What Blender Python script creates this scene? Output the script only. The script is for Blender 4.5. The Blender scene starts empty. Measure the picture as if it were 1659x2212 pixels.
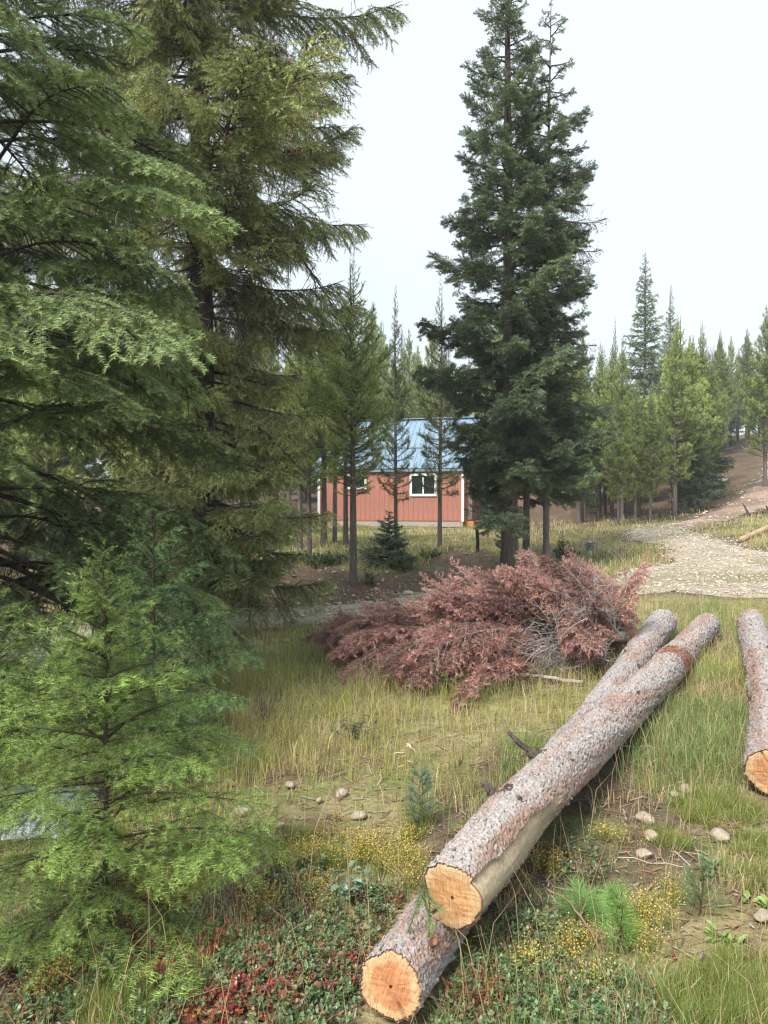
import bpy, math, random
import numpy as np
from mathutils import Vector, Matrix

# ------------------------------------------------------------------ camera, sky, sun, exposure
sc = bpy.context.scene
COL = sc.collection
CAM_H = 1.65
F_PX = 1670.0                      # focal length in units of a 1659 x 2212 picture
CX, CY = 829.5, 1106.0
PITCH = -math.atan(26.0 / F_PX)    # the camera looks a little down

cam = bpy.data.cameras.new('camera')
cam.sensor_fit = 'VERTICAL'
cam.sensor_height = 24.0
cam.lens = 24.0 * F_PX / 2212.0
cam.clip_start = 0.05
cam.clip_end = 1500
camo = bpy.data.objects.new('camera', cam)
COL.objects.link(camo)
camo.location = (0, 0, CAM_H)
camo.rotation_euler = (math.pi / 2 + PITCH, 0, 0)
sc.camera = camo

SUN_EL, SUN_AZ = math.radians(50), math.radians(215)
w = bpy.data.worlds.new('World'); sc.world = w; w.use_nodes = True
nt = w.node_tree; nt.nodes.clear()
out = nt.nodes.new('ShaderNodeOutputWorld')
bg = nt.nodes.new('ShaderNodeBackground')
sky = nt.nodes.new('ShaderNodeTexSky'); sky.sky_type = 'NISHITA'; sky.sun_disc = False
sky.sun_elevation = SUN_EL; sky.sun_rotation = SUN_AZ
sky.air_density = 1.0; sky.dust_density = 4.0
# the overcast: an even pale layer of fog cloud hides nearly all of the clear sky
mixs = nt.nodes.new('ShaderNodeMix'); mixs.data_type = 'RGBA'
mixs.inputs[0].default_value = 0.88
tcs = nt.nodes.new('ShaderNodeTexCoord')
nzs = nt.nodes.new('ShaderNodeTexNoise'); nzs.inputs['Scale'].default_value = 1.3; nzs.inputs['Detail'].default_value = 4
rmp = nt.nodes.new('ShaderNodeMix'); rmp.data_type = 'RGBA'
rmp.inputs[6].default_value = (6.7, 8.2, 9.5, 1); rmp.inputs[7].default_value = (8.6, 9.5, 10.0, 1)
nt.links.new(tcs.outputs['Generated'], nzs.inputs['Vector'])
mrs = nt.nodes.new('ShaderNodeMapRange'); mrs.inputs[1].default_value = .36; mrs.inputs[2].default_value = .62
nt.links.new(nzs.outputs['Fac'], mrs.inputs[0]); nt.links.new(mrs.outputs[0], rmp.inputs[0])
nt.links.new(sky.outputs[0], mixs.inputs[6]); nt.links.new(rmp.outputs[2], mixs.inputs[7])
nt.links.new(mixs.outputs[2], bg.inputs['Color'])
bg.inputs['Strength'].default_value = 0.050
nt.links.new(bg.outputs[0], out.inputs['Surface'])

sun = bpy.data.lights.new('sun', 'SUN'); sun.energy = 2.6; sun.angle = math.radians(20)
sun.color = (1.0, 0.965, 0.91)
suno = bpy.data.objects.new('sun', sun); COL.objects.link(suno)
suno.rotation_euler = (math.pi / 2 - SUN_EL, 0, math.pi - SUN_AZ)
sc.view_settings.view_transform = 'Standard'; sc.view_settings.look = 'None'
sc.view_settings.gamma = 1.0; sc.view_settings.use_curve_mapping = False
sc.view_settings.exposure = 1.34
sc.render.engine = 'CYCLES'
sc.cycles.max_bounces = 4; sc.cycles.diffuse_bounces = 2; sc.cycles.glossy_bounces = 2
sc.cycles.transmission_bounces = 4; sc.cycles.volume_bounces = 0; sc.cycles.transparent_max_bounces = 6
sc.cycles.use_denoising = True; sc.cycles.denoising_prefilter = 'FAST'
sc.cycles.pixel_filter_type = 'BLACKMAN_HARRIS'; sc.cycles.filter_width = 1.25
sc.cycles.use_adaptive_sampling = True; sc.cycles.adaptive_threshold = 0.02
sc.cycles.caustics_reflective = False; sc.cycles.caustics_refractive = False

# ------------------------------------------------------------------ helpers
def tag(o, label=None, cat=None, group=None, kind=None):
    if label: o['label'] = label
    if cat: o['category'] = cat
    if group: o['group'] = group
    if kind: o['kind'] = kind
    return o

def empty(name, loc=(0, 0, 0), rz=0.0):
    o = bpy.data.objects.new(name, None); COL.objects.link(o)
    o.location = loc; o.rotation_euler = (0, 0, rz); o.empty_display_size = 0.1
    return o

def link(name, me, parent=None, loc=None, rot=None, scale=None):
    o = bpy.data.objects.new(name, me); COL.objects.link(o)
    if parent is not None: o.parent = parent
    if loc is not None: o.location = loc
    if rot is not None: o.rotation_euler = rot
    if scale is not None: o.scale = scale
    return o

def copy_tree(o, parent=None):
    c = o.copy(); COL.objects.link(c)
    if parent is not None: c.parent = parent
    for ch in list(o.children): copy_tree(ch, c)
    return c

class MB:
    """collects triangles with a colour for each vertex and a material index for each face"""
    def __init__(s): s.V = []; s.F = []; s.C = []; s.M = []; s.S = []; s.n = 0
    def add(s, V, F, C=(0.5, 0.5, 0.5), m=0, smooth=False):
        V = np.asarray(V, float).reshape(-1, 3); F = np.asarray(F, np.int64).reshape(-1, 3)
        if len(V) == 0: return
        C = np.asarray(C, float)
        if C.ndim == 1: C = np.tile(C, (len(V), 1))
        s.V.append(V); s.F.append(F + s.n); s.C.append(C); s.M.append(np.full(len(F), m, np.int32))
        s.S.append(np.full(len(F), smooth, bool)); s.n += len(V)
    def arrays(s):
        return (np.concatenate(s.V), np.concatenate(s.F), np.concatenate(s.C), np.concatenate(s.M), np.concatenate(s.S))
    def add_arrays(s, A, mat=None, tint=None):
        V, F, C, M, S = A
        if mat is not None:
            V = V @ np.array(mat.to_3x3()).T + np.array(mat.translation)
        if tint is not None: C = C * tint
        s.V.append(V); s.F.append(F + s.n); s.C.append(C); s.M.append(M); s.S.append(S); s.n += len(V)
    def mesh(s, name, mats):
        V, F, C, M, S = s.arrays()
        return raw_mesh(name, V, F, C, M, S, mats)

def raw_mesh(name, V, F, C, M, S, mats):
    me = bpy.data.meshes.new(name)
    n, m = len(V), len(F)
    me.vertices.add(n); me.vertices.foreach_set('co', V.astype(np.float32).ravel())
    me.loops.add(m * 3); me.loops.foreach_set('vertex_index', F.astype(np.int32).ravel())
    me.polygons.add(m); me.polygons.foreach_set('loop_start', np.arange(0, 3 * m, 3, dtype=np.int32))
    me.polygons.foreach_set('material_index', M.astype(np.int32))
    me.polygons.foreach_set('use_smooth', S)
    a = me.attributes.new('tint', 'FLOAT_COLOR', 'POINT')
    c4 = np.ones((n, 4), np.float32); c4[:, :3] = C; a.data.foreach_set('color', c4.ravel())
    me.update(calc_edges=True)
    for mt in (mats if isinstance(mats, (list, tuple)) else [mats]): me.materials.append(mt)
    return me

def unit(v):
    v = np.asarray(v, float); return v / (np.linalg.norm(v, axis=-1, keepdims=True) + 1e-12)

def tube(pts, rad, sides=6, cap=False, phase=0.0):
    pts = np.asarray(pts, float); n = len(pts); rad = np.broadcast_to(np.asarray(rad, float), (n,))
    T = unit(np.gradient(pts, axis=0))
    ref = np.array([0, 0, 1.0]) if abs(T[0, 2]) < 0.9 else np.array([1.0, 0, 0])
    N = np.zeros_like(pts); nn = unit(np.cross(T[0], ref))
    for i in range(n):
        nn = nn - T[i] * np.dot(nn, T[i]); nn = nn / (np.linalg.norm(nn) + 1e-12); N[i] = nn
    B = np.cross(T, N)
    a = np.linspace(0, 2 * np.pi, sides, endpoint=False) + phase
    V = pts[:, None, :] + rad[:, None, None] * (np.cos(a)[None, :, None] * N[:, None, :] + np.sin(a)[None, :, None] * B[:, None, :])
    V = V.reshape(-1, 3)
    i = np.arange(n - 1)[:, None] * sides; j = np.arange(sides)[None, :]; k = (j + 1) % sides
    q = np.stack([i + j, i + k, i + sides + k, i + sides + j], -1).reshape(-1, 4)
    F = np.concatenate([q[:, [0, 1, 2]], q[:, [0, 2, 3]]])
    if cap:
        for base, c, rev in ((0, pts[0], True), ((n - 1) * sides, pts[-1], False)):
            V = np.vstack([V, c]); ci = len(V) - 1
            t = np.stack([np.full(sides, ci), base + np.arange(sides), base + (np.arange(sides) + 1) % sides], -1)
            F = np.vstack([F, t[:, ::-1] if rev else t])
    return V, F

def boxv(x0, x1, y0, y1, z0, z1):
    V = np.array([[x, y, z] for z in (z0, z1) for y in (y0, y1) for x in (x0, x1)], float)
    q = [(0, 2, 3, 1), (4, 5, 7, 6), (0, 1, 5, 4), (2, 6, 7, 3), (0, 4, 6, 2), (1, 3, 7, 5)]
    F = [t for a, b, c, d in q for t in ((a, b, c), (a, c, d))]
    return V, np.array(F)

# ---- noise
def _h(ix, iy, s):
    h = (ix.astype(np.int64) * 374761393 + iy.astype(np.int64) * 668265263 + s * 144269504) & 0xffffffff
    h = ((h ^ (h >> 13)) * 1274126177) & 0xffffffff
    h = ((h ^ (h >> 15)) * 2246822519) & 0xffffffff
    return ((h ^ (h >> 16)) & 0xffffff) / float(0x1000000)
def vnoise(x, y, s=0):
    x = np.asarray(x, float); y = np.asarray(y, float)
    ix = np.floor(x); iy = np.floor(y); fx = x - ix; fy = y - iy
    fx = fx * fx * (3 - 2 * fx); fy = fy * fy * (3 - 2 * fy)
    a = _h(ix, iy, s); b = _h(ix + 1, iy, s); c = _h(ix, iy + 1, s); d = _h(ix + 1, iy + 1, s)
    return (a * (1 - fx) + b * fx) * (1 - fy) + (c * (1 - fx) + d * fx) * fy
def fbm(x, y, s=0, o=4):
    r = 0; amp = 0.5; t = 0
    for k in range(o):
        r = r + amp * vnoise(x * 2 ** k, y * 2 ** k, s + k * 17); t += amp; amp *= 0.5
    return r / t
def smooth(a, b, x):
    t = np.clip((x - a) / (b - a), 0, 1); return t * t * (3 - 2 * t)

# ---- picture point at depth Y -> world, and the ground below a picture point
cp, sp = math.cos(PITCH), math.sin(PITCH)
def ray(px, py):
    cx = (px - CX) / F_PX; cy = -(py - CY) / F_PX
    return np.array([cx, cp - sp * cy, sp + cp * cy])          # camera axes turned by the pitch
def at(px, py, Y):
    d = ray(px, py); k = Y / d[1]
    return np.array([d[0] * k, Y, CAM_H + d[2] * k])

# ------------------------------------------------------------------ terrain
CP = [(-3, -2, 0), (3, -2, .05), (0, 0, 0), (-3, 1.5, -.03), (0, 2.5, 0), (1.5, 2.5, .02), (-1.5, 2.5, -.04), (3, 3, .12),
      (0, 5, .08), (2, 5, .16), (4, 5, .3), (-2, 5, -.05), (-4, 5, -.1), (3, 8, .29), (4.5, 8, .4), (1, 8, .18), (-1.5, 8.5, .02), (-5, 8, -.1)]
for px, py, Y in [(600, 1342, 10.4), (850, 1312, 11), (1000, 1292, 11.4), (1500, 1285, 9.6), (1450, 1140, 20), (1350, 1240, 12), (1659, 1255, 11),
                  (1400, 1136, 21), (1610, 1062, 30), (1659, 1012, 38), (1760, 960, 44), (1550, 1108, 24), (1340, 1135, 22), (1640, 1125, 20), (1659, 1150, 16.5), (1800, 1100, 22),
                  (500, 1335, 11.2), (600, 1318, 11.7), (762, 1268, 13), (600, 1222, 14), (667, 1206, 15.5), (840, 1222, 15), (1100, 1245, 14), (1020, 1203, 16),
                  (900, 1162, 22), (700, 1165, 22), (850, 1137, 33), (1000, 1137, 33), (1280, 1192, 17), (1177, 1238, 14.2), (200, 1262, 15), (-150, 1262, 15), (200, 1160, 28), (-300, 1160, 28),
                  (1200, 1130, 33), (1280, 1125, 28), (1420, 1090, 32), (1500, 1078, 32)]:
    CP.append(tuple(at(px, py, Y)))
CP += [(-40, 30, .2), (-30, 60, 1.5), (0, 60, 2.5), (20, 60, 5), (40, 60, 8), (60, 30, 7), (35, 10, 3), (-35, 5, -.3), (-30, -20, -.3), (30, -20, 1), (0, -20, -.2),
       (0, 110, 5), (-60, 110, 4), (60, 110, 12), (0, 300, 10), (-250, 300, 8), (250, 300, 22), (250, 0, 10), (-250, 0, 2), (0, -60, 0), (250, -60, 5), (-250, -60, 0)]
CP = np.array(CP, float)
SX = 10.0
def _k(A, B):
    d = np.sqrt(((A[:, None, :2] - B[None, :, :2]) ** 2).sum(-1)) / SX
    return d                                                    # linear kernel: no overshoot far away
_n = len(CP)
_A = np.zeros((_n + 3, _n + 3)); _A[:_n, :_n] = _k(CP, CP) - 0.02 * np.eye(_n)
_P = np.column_stack([np.ones(_n), CP[:, 0] / SX, CP[:, 1] / SX]); _A[:_n, _n:] = _P; _A[_n:, :_n] = _P.T
_W = np.linalg.solve(_A, np.concatenate([CP[:, 2], np.zeros(3)]))
def gbase(X, Y):
    X = np.atleast_1d(np.asarray(X, float)); Y = np.atleast_1d(np.asarray(Y, float)); sh = X.shape
    Q = np.column_stack([X.ravel(), Y.ravel()]); r = np.zeros(len(Q))
    for i in range(0, len(Q), 40000):
        q = Q[i:i + 40000]
        r[i:i + 40000] = _k(q, CP) @ _W[:_n] + _W[_n] + (q / SX) @ _W[_n + 1:]
    return r.reshape(sh)

def hit0(px, py):
    d = ray(px, py); Ys = np.geomspace(1.2, 120, 500)
    X = d[0] * Ys / d[1]; Z = CAM_H + d[2] * Ys / d[1]
    below = np.nonzero(Z < gbase(X, Ys))[0]
    i = below[0] if len(below) else len(Ys) - 1
    return X[i], Ys[i]

def poly(pts): return np.array([hit0(*p) for p in pts])
def sdf(X, Y, P):
    X = np.asarray(X, float); Y = np.asarray(Y, float)
    d = np.full(X.shape, 1e9); ins = np.zeros(X.shape, bool); n = len(P)
    for i in range(n):
        a = P[i]; b = P[(i + 1) % n]; e = b - a; wx = X - a[0]; wy = Y - a[1]
        t = np.clip((wx * e[0] + wy * e[1]) / (e @ e + 1e-12), 0, 1)
        d = np.minimum(d, (wx - e[0] * t) ** 2 + (wy - e[1] * t) ** 2)
        c = ((a[1] <= Y) & (b[1] > Y)) | ((b[1] <= Y) & (a[1] > Y))
        xi = a[0] + (Y - a[1]) / (b[1] - a[1] + 1e-12) * e[0]
        ins ^= c & (X < xi)
    return np.where(ins, -1, 1) * np.sqrt(d)

GRAVEL = poly([(-700, 1440), (-200, 1405), (100, 1392), (420, 1370), (560, 1362), (700, 1352), (900, 1328), (1100, 1300), (1300, 1288), (1500, 1286), (1700, 1292), (2100, 1300),
               (2100, 1225), (1800, 1222), (1640, 1190), (1560, 1168), (1500, 1150), (1505, 1128), (1440, 1136), (1350, 1146), (1355, 1160), (1440, 1190), (1445, 1215), (1380, 1232), (1300, 1258),
               (1100, 1272), (980, 1279), (800, 1301), (620, 1318), (480, 1332), (200, 1345), (-200, 1360), (-700, 1390)])
TRACK = poly([(1498, 1150), (1425, 1136), (1480, 1128), (1555, 1100), (1600, 1068), (1640, 1030)])
TRACK = np.vstack([TRACK, [at(1660, 1000, 44)[:2], at(1790, 985, 44)[:2], at(1760, 1075, 27)[:2], at(1600, 1120, 22)[:2]]])
BANK = poly([(440, 1330), (450, 1262), (520, 1240), (640, 1222), (740, 1222), (800, 1245), (930, 1225), (940, 1200), (1030, 1196), (1100, 1215), (1210, 1210), (1230, 1250), (1100, 1270), (980, 1277), (800, 1300), (620, 1318), (480, 1332)])
def jit(X, Y, a=.25, f=1.3): return a * (fbm(X * f, Y * f, 3, 4) - .5) * 2
def d_gravel(X, Y): return sdf(X, Y, GRAVEL) + jit(X, Y, .32, 1.6)
def d_track(X, Y): return sdf(X, Y, TRACK) + jit(X, Y, .4, 1.0)
def d_bank(X, Y): return sdf(X, Y, BANK) + jit(X, Y, .5, 1.1)

def gz(X, Y):
    X = np.atleast_1d(np.asarray(X, float)); Y = np.atleast_1d(np.asarray(Y, float))
    z = gbase(X, Y)
    r = np.minimum(d_gravel(X, Y), d_track(X, Y)); k = smooth(-.1, .5, r)
    far = np.clip(Y / 10, .5, 3)
    z = z + k * (.05 * far * (fbm(X * .7, Y * .7, 21, 3) - .5) + .05 * (fbm(X * 2.7, Y * 2.7, 5, 4) - .5)) + .03 * (fbm(X * 6, Y * 6, 9, 3) - .5) * (k * .8 + .2)
    b = smooth(.1, -.4, d_bank(X, Y)); z = z + b * .22 * (fbm(X * 1.6, Y * 1.6, 31, 4) - .5)
    # ruts of the dirt track
    return z
def g1(x, y): return float(gz(np.array([x]), np.array([y]))[0])
def hit(px, py):
    d = ray(px, py); Ys = np.geomspace(1.2, 120, 700)
    X = d[0] * Ys / d[1]; Z = CAM_H + d[2] * Ys / d[1]
    below = np.nonzero(Z < gz(X, Ys))[0]
    i = below[0] if len(below) else len(Ys) - 1
    return np.array([X[i], Ys[i], g1(X[i], Ys[i])])

# ------------------------------------------------------------------ materials
def new_mat(name):
    m = bpy.data.materials.new(name); m.use_nodes = True
    n = m.node_tree; n.nodes.clear()
    o = n.nodes.new('ShaderNodeOutputMaterial'); b = n.nodes.new('ShaderNodeBsdfPrincipled')
    n.links.new(b.outputs[0], o.inputs['Surface'])
    return m, n, b, o
def node(n, t, **kw):
    x = n.nodes.new(t)
    for k, v in kw.items(): setattr(x, k, v)
    return x
def noise(n, scale, detail=4, rough=.6, vec=None, dist=0.0):
    x = node(n, 'ShaderNodeTexNoise'); x.inputs['Scale'].default_value = scale; x.inputs['Detail'].default_value = detail
    x.inputs['Roughness'].default_value = rough; x.inputs['Distortion'].default_value = dist
    if vec is not None: n.links.new(vec, x.inputs['Vector'])
    return x
def ramp(n, fac, stops):
    r = node(n, 'ShaderNodeValToRGB'); e = r.color_ramp.elements
    while len(e) < len(stops): e.new(.5)
    for k, (p, c) in enumerate(stops): e[k].position = p; e[k].color = (*c, 1)
    n.links.new(fac, r.inputs[0]); return r
def mixc(n, fac, a, b, mode='MIX'):
    m = node(n, 'ShaderNodeMix', data_type='RGBA', blend_type=mode)
    for s, v in ((0, fac), (6, a), (7, b)):
        if isinstance(v, bpy.types.NodeSocket): n.links.new(v, m.inputs[s])
        elif isinstance(v, (int, float)): m.inputs[s].default_value = v
        else: m.inputs[s].default_value = (*v, 1)
    return m.outputs[2]
def bump(n, b, h, strength, dist):
    x = node(n, 'ShaderNodeBump'); x.inputs['Strength'].default_value = strength; x.inputs['Distance'].default_value = dist
    n.links.new(h, x.inputs['Height']); n.links.new(x.outputs[0], b.inputs['Normal'])
def mapping(n, scale, coord='Object'):
    tc = node(n, 'ShaderNodeTexCoord'); mp = node(n, 'ShaderNodeMapping'); mp.inputs['Scale'].default_value = scale
    n.links.new(tc.outputs[coord], mp.inputs['Vector']); return mp.outputs[0]

def leaf_mat(name, rough=.5, spec=.3, trans=.25, var=.25):
    m, n, b, o = new_mat(name)
    at_ = node(n, 'ShaderNodeAttribute', attribute_name='tint')
    oi = node(n, 'ShaderNodeObjectInfo')
    hsv = node(n, 'ShaderNodeHueSaturation')
    mr = node(n, 'ShaderNodeMapRange'); mr.inputs[3].default_value = 1 - var; mr.inputs[4].default_value = 1 + var
    n.links.new(oi.outputs['Random'], mr.inputs[0]); n.links.new(mr.outputs[0], hsv.inputs['Value'])
    n.links.new(at_.outputs['Color'], hsv.inputs['Color'])
    nz = noise(n, 9, 3)
    c = mixc(n, .35, hsv.outputs[0], nz.outputs['Fac'], 'OVERLAY')
    n.links.new(c, b.inputs['Base Color']); b.inputs['Roughness'].default_value = rough
    b.inputs['Specular IOR Level'].default_value = spec
    if trans > 0:
        t = node(n, 'ShaderNodeBsdfTranslucent'); n.links.new(c, t.inputs['Color'])
        mx = node(n, 'ShaderNodeMixShader'); mx.inputs[0].default_value = trans
        n.links.new(b.outputs[0], mx.inputs[1]); n.links.new(t.outputs[0], mx.inputs[2]); n.links.new(mx.outputs[0], o.inputs['Surface'])
    return m
M_NEEDLE = leaf_mat('conifer_needles', .45, .3, .15, .38)
M_GRASS = leaf_mat('grass_blades', .5, .3, .45, .0)
M_LEAF = leaf_mat('small_leaves', .38, .45, .3, .0)
M_LICHEN = leaf_mat('hanging_lichen', .9, .1, .3, .1)

def tint_mat(name, rough=.85, spec=.2, scale=14, amt=.5, bumpd=.01, stretch=(1, 1, 1), bs=.6):
    """colour from the mesh, broken up by two noises and a fine relief"""
    m, n, b, o = new_mat(name)
    at_ = node(n, 'ShaderNodeAttribute', attribute_name='tint')
    v = mapping(n, stretch)
    nz = noise(n, scale, 6, .65, v); nz2 = noise(n, scale * 5, 3, .6, v)
    c = mixc(n, amt, at_.outputs['Color'], nz.outputs['Fac'], 'OVERLAY')
    c = mixc(n, amt * .7, c, nz2.outputs['Fac'], 'OVERLAY')
    n.links.new(c, b.inputs['Base Color']); b.inputs['Roughness'].default_value = rough; b.inputs['Specular IOR Level'].default_value = spec
    mm = node(n, 'ShaderNodeMath', operation='ADD'); n.links.new(nz.outputs['Fac'], mm.inputs[0]); n.links.new(nz2.outputs['Fac'], mm.inputs[1])
    bump(n, b, mm.outputs[0], bs, bumpd)
    return m
M_TWIG = tint_mat('twig_bark', .9, .1, 30, .5, .004)
M_BARK = tint_mat('tree_bark', .92, .12, 26, .85, .02, (1, 1, .16), .9)
M_STONE = tint_mat('stone', .85, .25, 10, .55, .01)
M_SOIL = tint_mat('soil', .95, .1, 7, .8, .03, (1, 1, 1), .8)
M_GRAVEL = tint_mat('gravel', .92, .15, 16, .55, .03, (1, 1, 1), .8)
M_LOGBARK = tint_mat('log_bark', .88, .18, 60, .55, .004, (1, 1, 1), .6)

# ------------------------------------------------------------------ the ground
def steps(a, segs):
    r = [a]
    for end, s0, s1 in segs:
        st = r[-1]
        while r[-1] < end - 1e-6:
            t = (r[-1] - st) / (end - st); r.append(min(end, r[-1] + s0 + (s1 - s0) * t))
    return np.array(r)
ys = np.concatenate([np.linspace(-80, -2, 9)[:-1], steps(-2, [(1.3, .4, .06), (4, .045, .05), (12, .055, .1), (24, .11, .25), (60, .3, 1.5), (320, 3, 25)])])
xr = steps(0, [(2.5, .045, .05), (6, .07, .12), (14, .12, .4), (40, .5, 3), (260, 6, 35)])
xs = np.concatenate([-xr[:0:-1], xr])
GX, GY = np.meshgrid(xs, ys)
GZ = gz(GX, GY)
def ground_tint(X, Y):
    n1 = fbm(X * 1.1, Y * 1.1, 51, 4); n2 = fbm(X * 4, Y * 4, 61, 3)
    soil = np.array([.12, .088, .06]); straw = np.array([.27, .225, .115]); moss = np.array([.13, .15, .05]); duff = np.array([.115, .08, .054]); dirt = np.array([.22, .15, .10])
    c = soil + (straw - soil) * smooth(.42, .62, n1)[..., None]
    c = c + (moss - c) * (smooth(.5, .7, n2) * .75)[..., None]
    mead = smooth(4.6, 5.4, Y) * smooth(10.5, 9.5, Y); c = c + (straw * .85 + moss * .15 - c) * (mead * .65)[..., None]
    forest = np.maximum(smooth(20, 24, Y) * smooth(2.5, 4.5, X - (Y - 22) * .05), smooth(-2.5, -4.5, X) * smooth(6, 9, Y))
    forest = np.maximum(forest, smooth(33, 36, Y))
    c = c + (duff * (.8 + .5 * n2[..., None]) - c) * forest[..., None]
    b = smooth(.15, -.25, d_bank(X, Y)); dark_soil = smooth(.35, .6, fbm(X * .8, Y * .8, 77, 3))
    bankc = dirt * 1.05 * (1 - dark_soil[..., None]) + np.array([.15, .10, .07]) * dark_soil[..., None]  # tan dirt broken by random patches of darker brown soil
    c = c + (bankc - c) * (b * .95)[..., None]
    r = np.minimum(d_gravel(X, Y), d_track(X, Y)); k = smooth(.35, -.05, r)
    c = c + (np.array([.15, .11, .08]) - c) * k[..., None]
    return c * (.8 + .4 * n2[..., None])
GC = ground_tint(GX, GY)
ny, nx = GX.shape
idx = (np.arange(ny - 1)[:, None] * nx + np.arange(nx - 1)[None, :]).ravel()
GF = np.concatenate([np.stack([idx, idx + 1, idx + nx + 1], -1), np.stack([idx, idx + nx + 1, idx + nx], -1)])
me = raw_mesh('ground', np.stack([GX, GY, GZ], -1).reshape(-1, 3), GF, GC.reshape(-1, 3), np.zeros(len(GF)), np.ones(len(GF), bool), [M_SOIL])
tag(link('ground', me), kind='structure', label='grassy clearing and forest floor')

def sheet(name, dfun, x0, x1, y0, y1, s, lift, colf, mat, label):
    X, Y = np.meshgrid(np.arange(x0, x1, s), np.arange(y0, y1, s))
    d = dfun(X, Y); Z = gz(X, Y) + lift - smooth(-.25, .05, d) * (lift + .012)
    n_, m_ = X.shape
    keep = (d < .04); kc = (keep[:-1, :-1] & keep[1:, :-1] & keep[:-1, 1:] & keep[1:, 1:]).ravel()
    i = (np.arange(n_ - 1)[:, None] * m_ + np.arange(m_ - 1)[None, :]).ravel()[kc]
    F = np.concatenate([np.stack([i, i + 1, i + m_ + 1], -1), np.stack([i, i + m_ + 1, i + m_], -1)])
    V = np.stack([X, Y, Z], -1).reshape(-1, 3); C = colf(X, Y).reshape(-1, 3)
    used, inv = np.unique(F, return_inverse=True)
    me = raw_mesh(name, V[used], inv.reshape(-1, 3), C[used], np.zeros(len(F)), np.ones(len(F), bool), [mat])
    return tag(link(name, me), label=label, kind='structure')
def gravel_col(X, Y):
    n1 = fbm(X * .9, Y * .9, 81, 3); n2 = fbm(X * 5, Y * 5, 83, 3)
    c = np.array([.43, .365, .28]) * (.7 + .6 * n2[..., None])
    rut = np.exp(-((d_gravel(X, Y) + .75) / .16) ** 2) * .35; c = c * (1 - rut[..., None] * .5)
    return c + (np.array([.2, .2, .09]) - c) * (smooth(.5, .66, n1) * .65)[..., None]
def track_col(X, Y):
    n1 = fbm(X * .5, Y * .5, 91, 3); n2 = fbm(X * 4, Y * 4, 93, 3)
    c = np.array([.34, .25, .185]) * (.75 + .5 * n2[..., None])
    return c + (np.array([.19, .13, .10]) - c) * (smooth(.5, .66, n1) * .6)[..., None]
sheet('gravel_road', d_gravel, -14, 13, 6.5, 25, .09, .03, gravel_col, M_GRAVEL, 'pale gravel drive crossing the clearing')
sheet('dirt_track', d_track, 6, 32, 18, 46, .16, .035, track_col, M_SOIL, 'rutted dirt track climbing into the pines')
# ------------------------------------------------------------------ conifers
def seg_needles(P, D, L, col, rng, K=14, nl=.025, w=.004, lean=55, flat=0.0, sidebias=25):
    """needles (one thin triangle each) along M shoots"""
    P = np.asarray(P, float); D = unit(np.asarray(D, float)); L = np.asarray(L, float); col = np.asarray(col, float)
    M = len(P)
    up = np.array([0, 0, 1.0]); N = up - D * (D @ up)[:, None]
    bad = np.linalg.norm(N, axis=1) < .15; N[bad] = np.cross(D[bad], [0, 1.0, 0]) + 1e-6
    N = unit(N); B = np.cross(D, N)
    t = (np.arange(K)[None, :] + rng.random((M, K))) / K
    if flat > 0:
        s = np.where((np.arange(K) % 2) == 0, 1, -1)[None, :] * np.pi / 2
        phi = s + np.sign(-s) * np.abs(rng.normal(0, math.radians(sidebias), (M, K)))
        r = rng.random((M, K)) > flat; phi[r] = rng.random(r.sum()) * 2 * np.pi
    else: phi = rng.random((M, K)) * 2 * np.pi
    ln = np.radians(lean + rng.normal(0, 9, (M, K))) * (1 - .45 * np.clip((t - .75) / .25, 0, 1))
    dr = np.cos(ln)[..., None] * D[:, None, :] + np.sin(ln)[..., None] * (np.cos(phi)[..., None] * N[:, None, :] + np.sin(phi)[..., None] * B[:, None, :])
    base = P[:, None, :] + (t * L[:, None])[..., None] * D[:, None, :]
    nlv = nl * (.72 + .45 * rng.random((M, K)))
    wv = (D[:, None, :] + .35 * rng.normal(size=(M, K, 3))); wv = unit(wv) * (w / 2)
    V = np.stack([base - wv, base + wv, base + dr * nlv[..., None]], 2).reshape(-1, 3)
    C = np.repeat((col[:, None, :] * (.72 + .56 * rng.random((M, K, 1)))).reshape(-1, 3), 3, axis=0)
    return V, np.arange(len(V)).reshape(-1, 3), C

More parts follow.
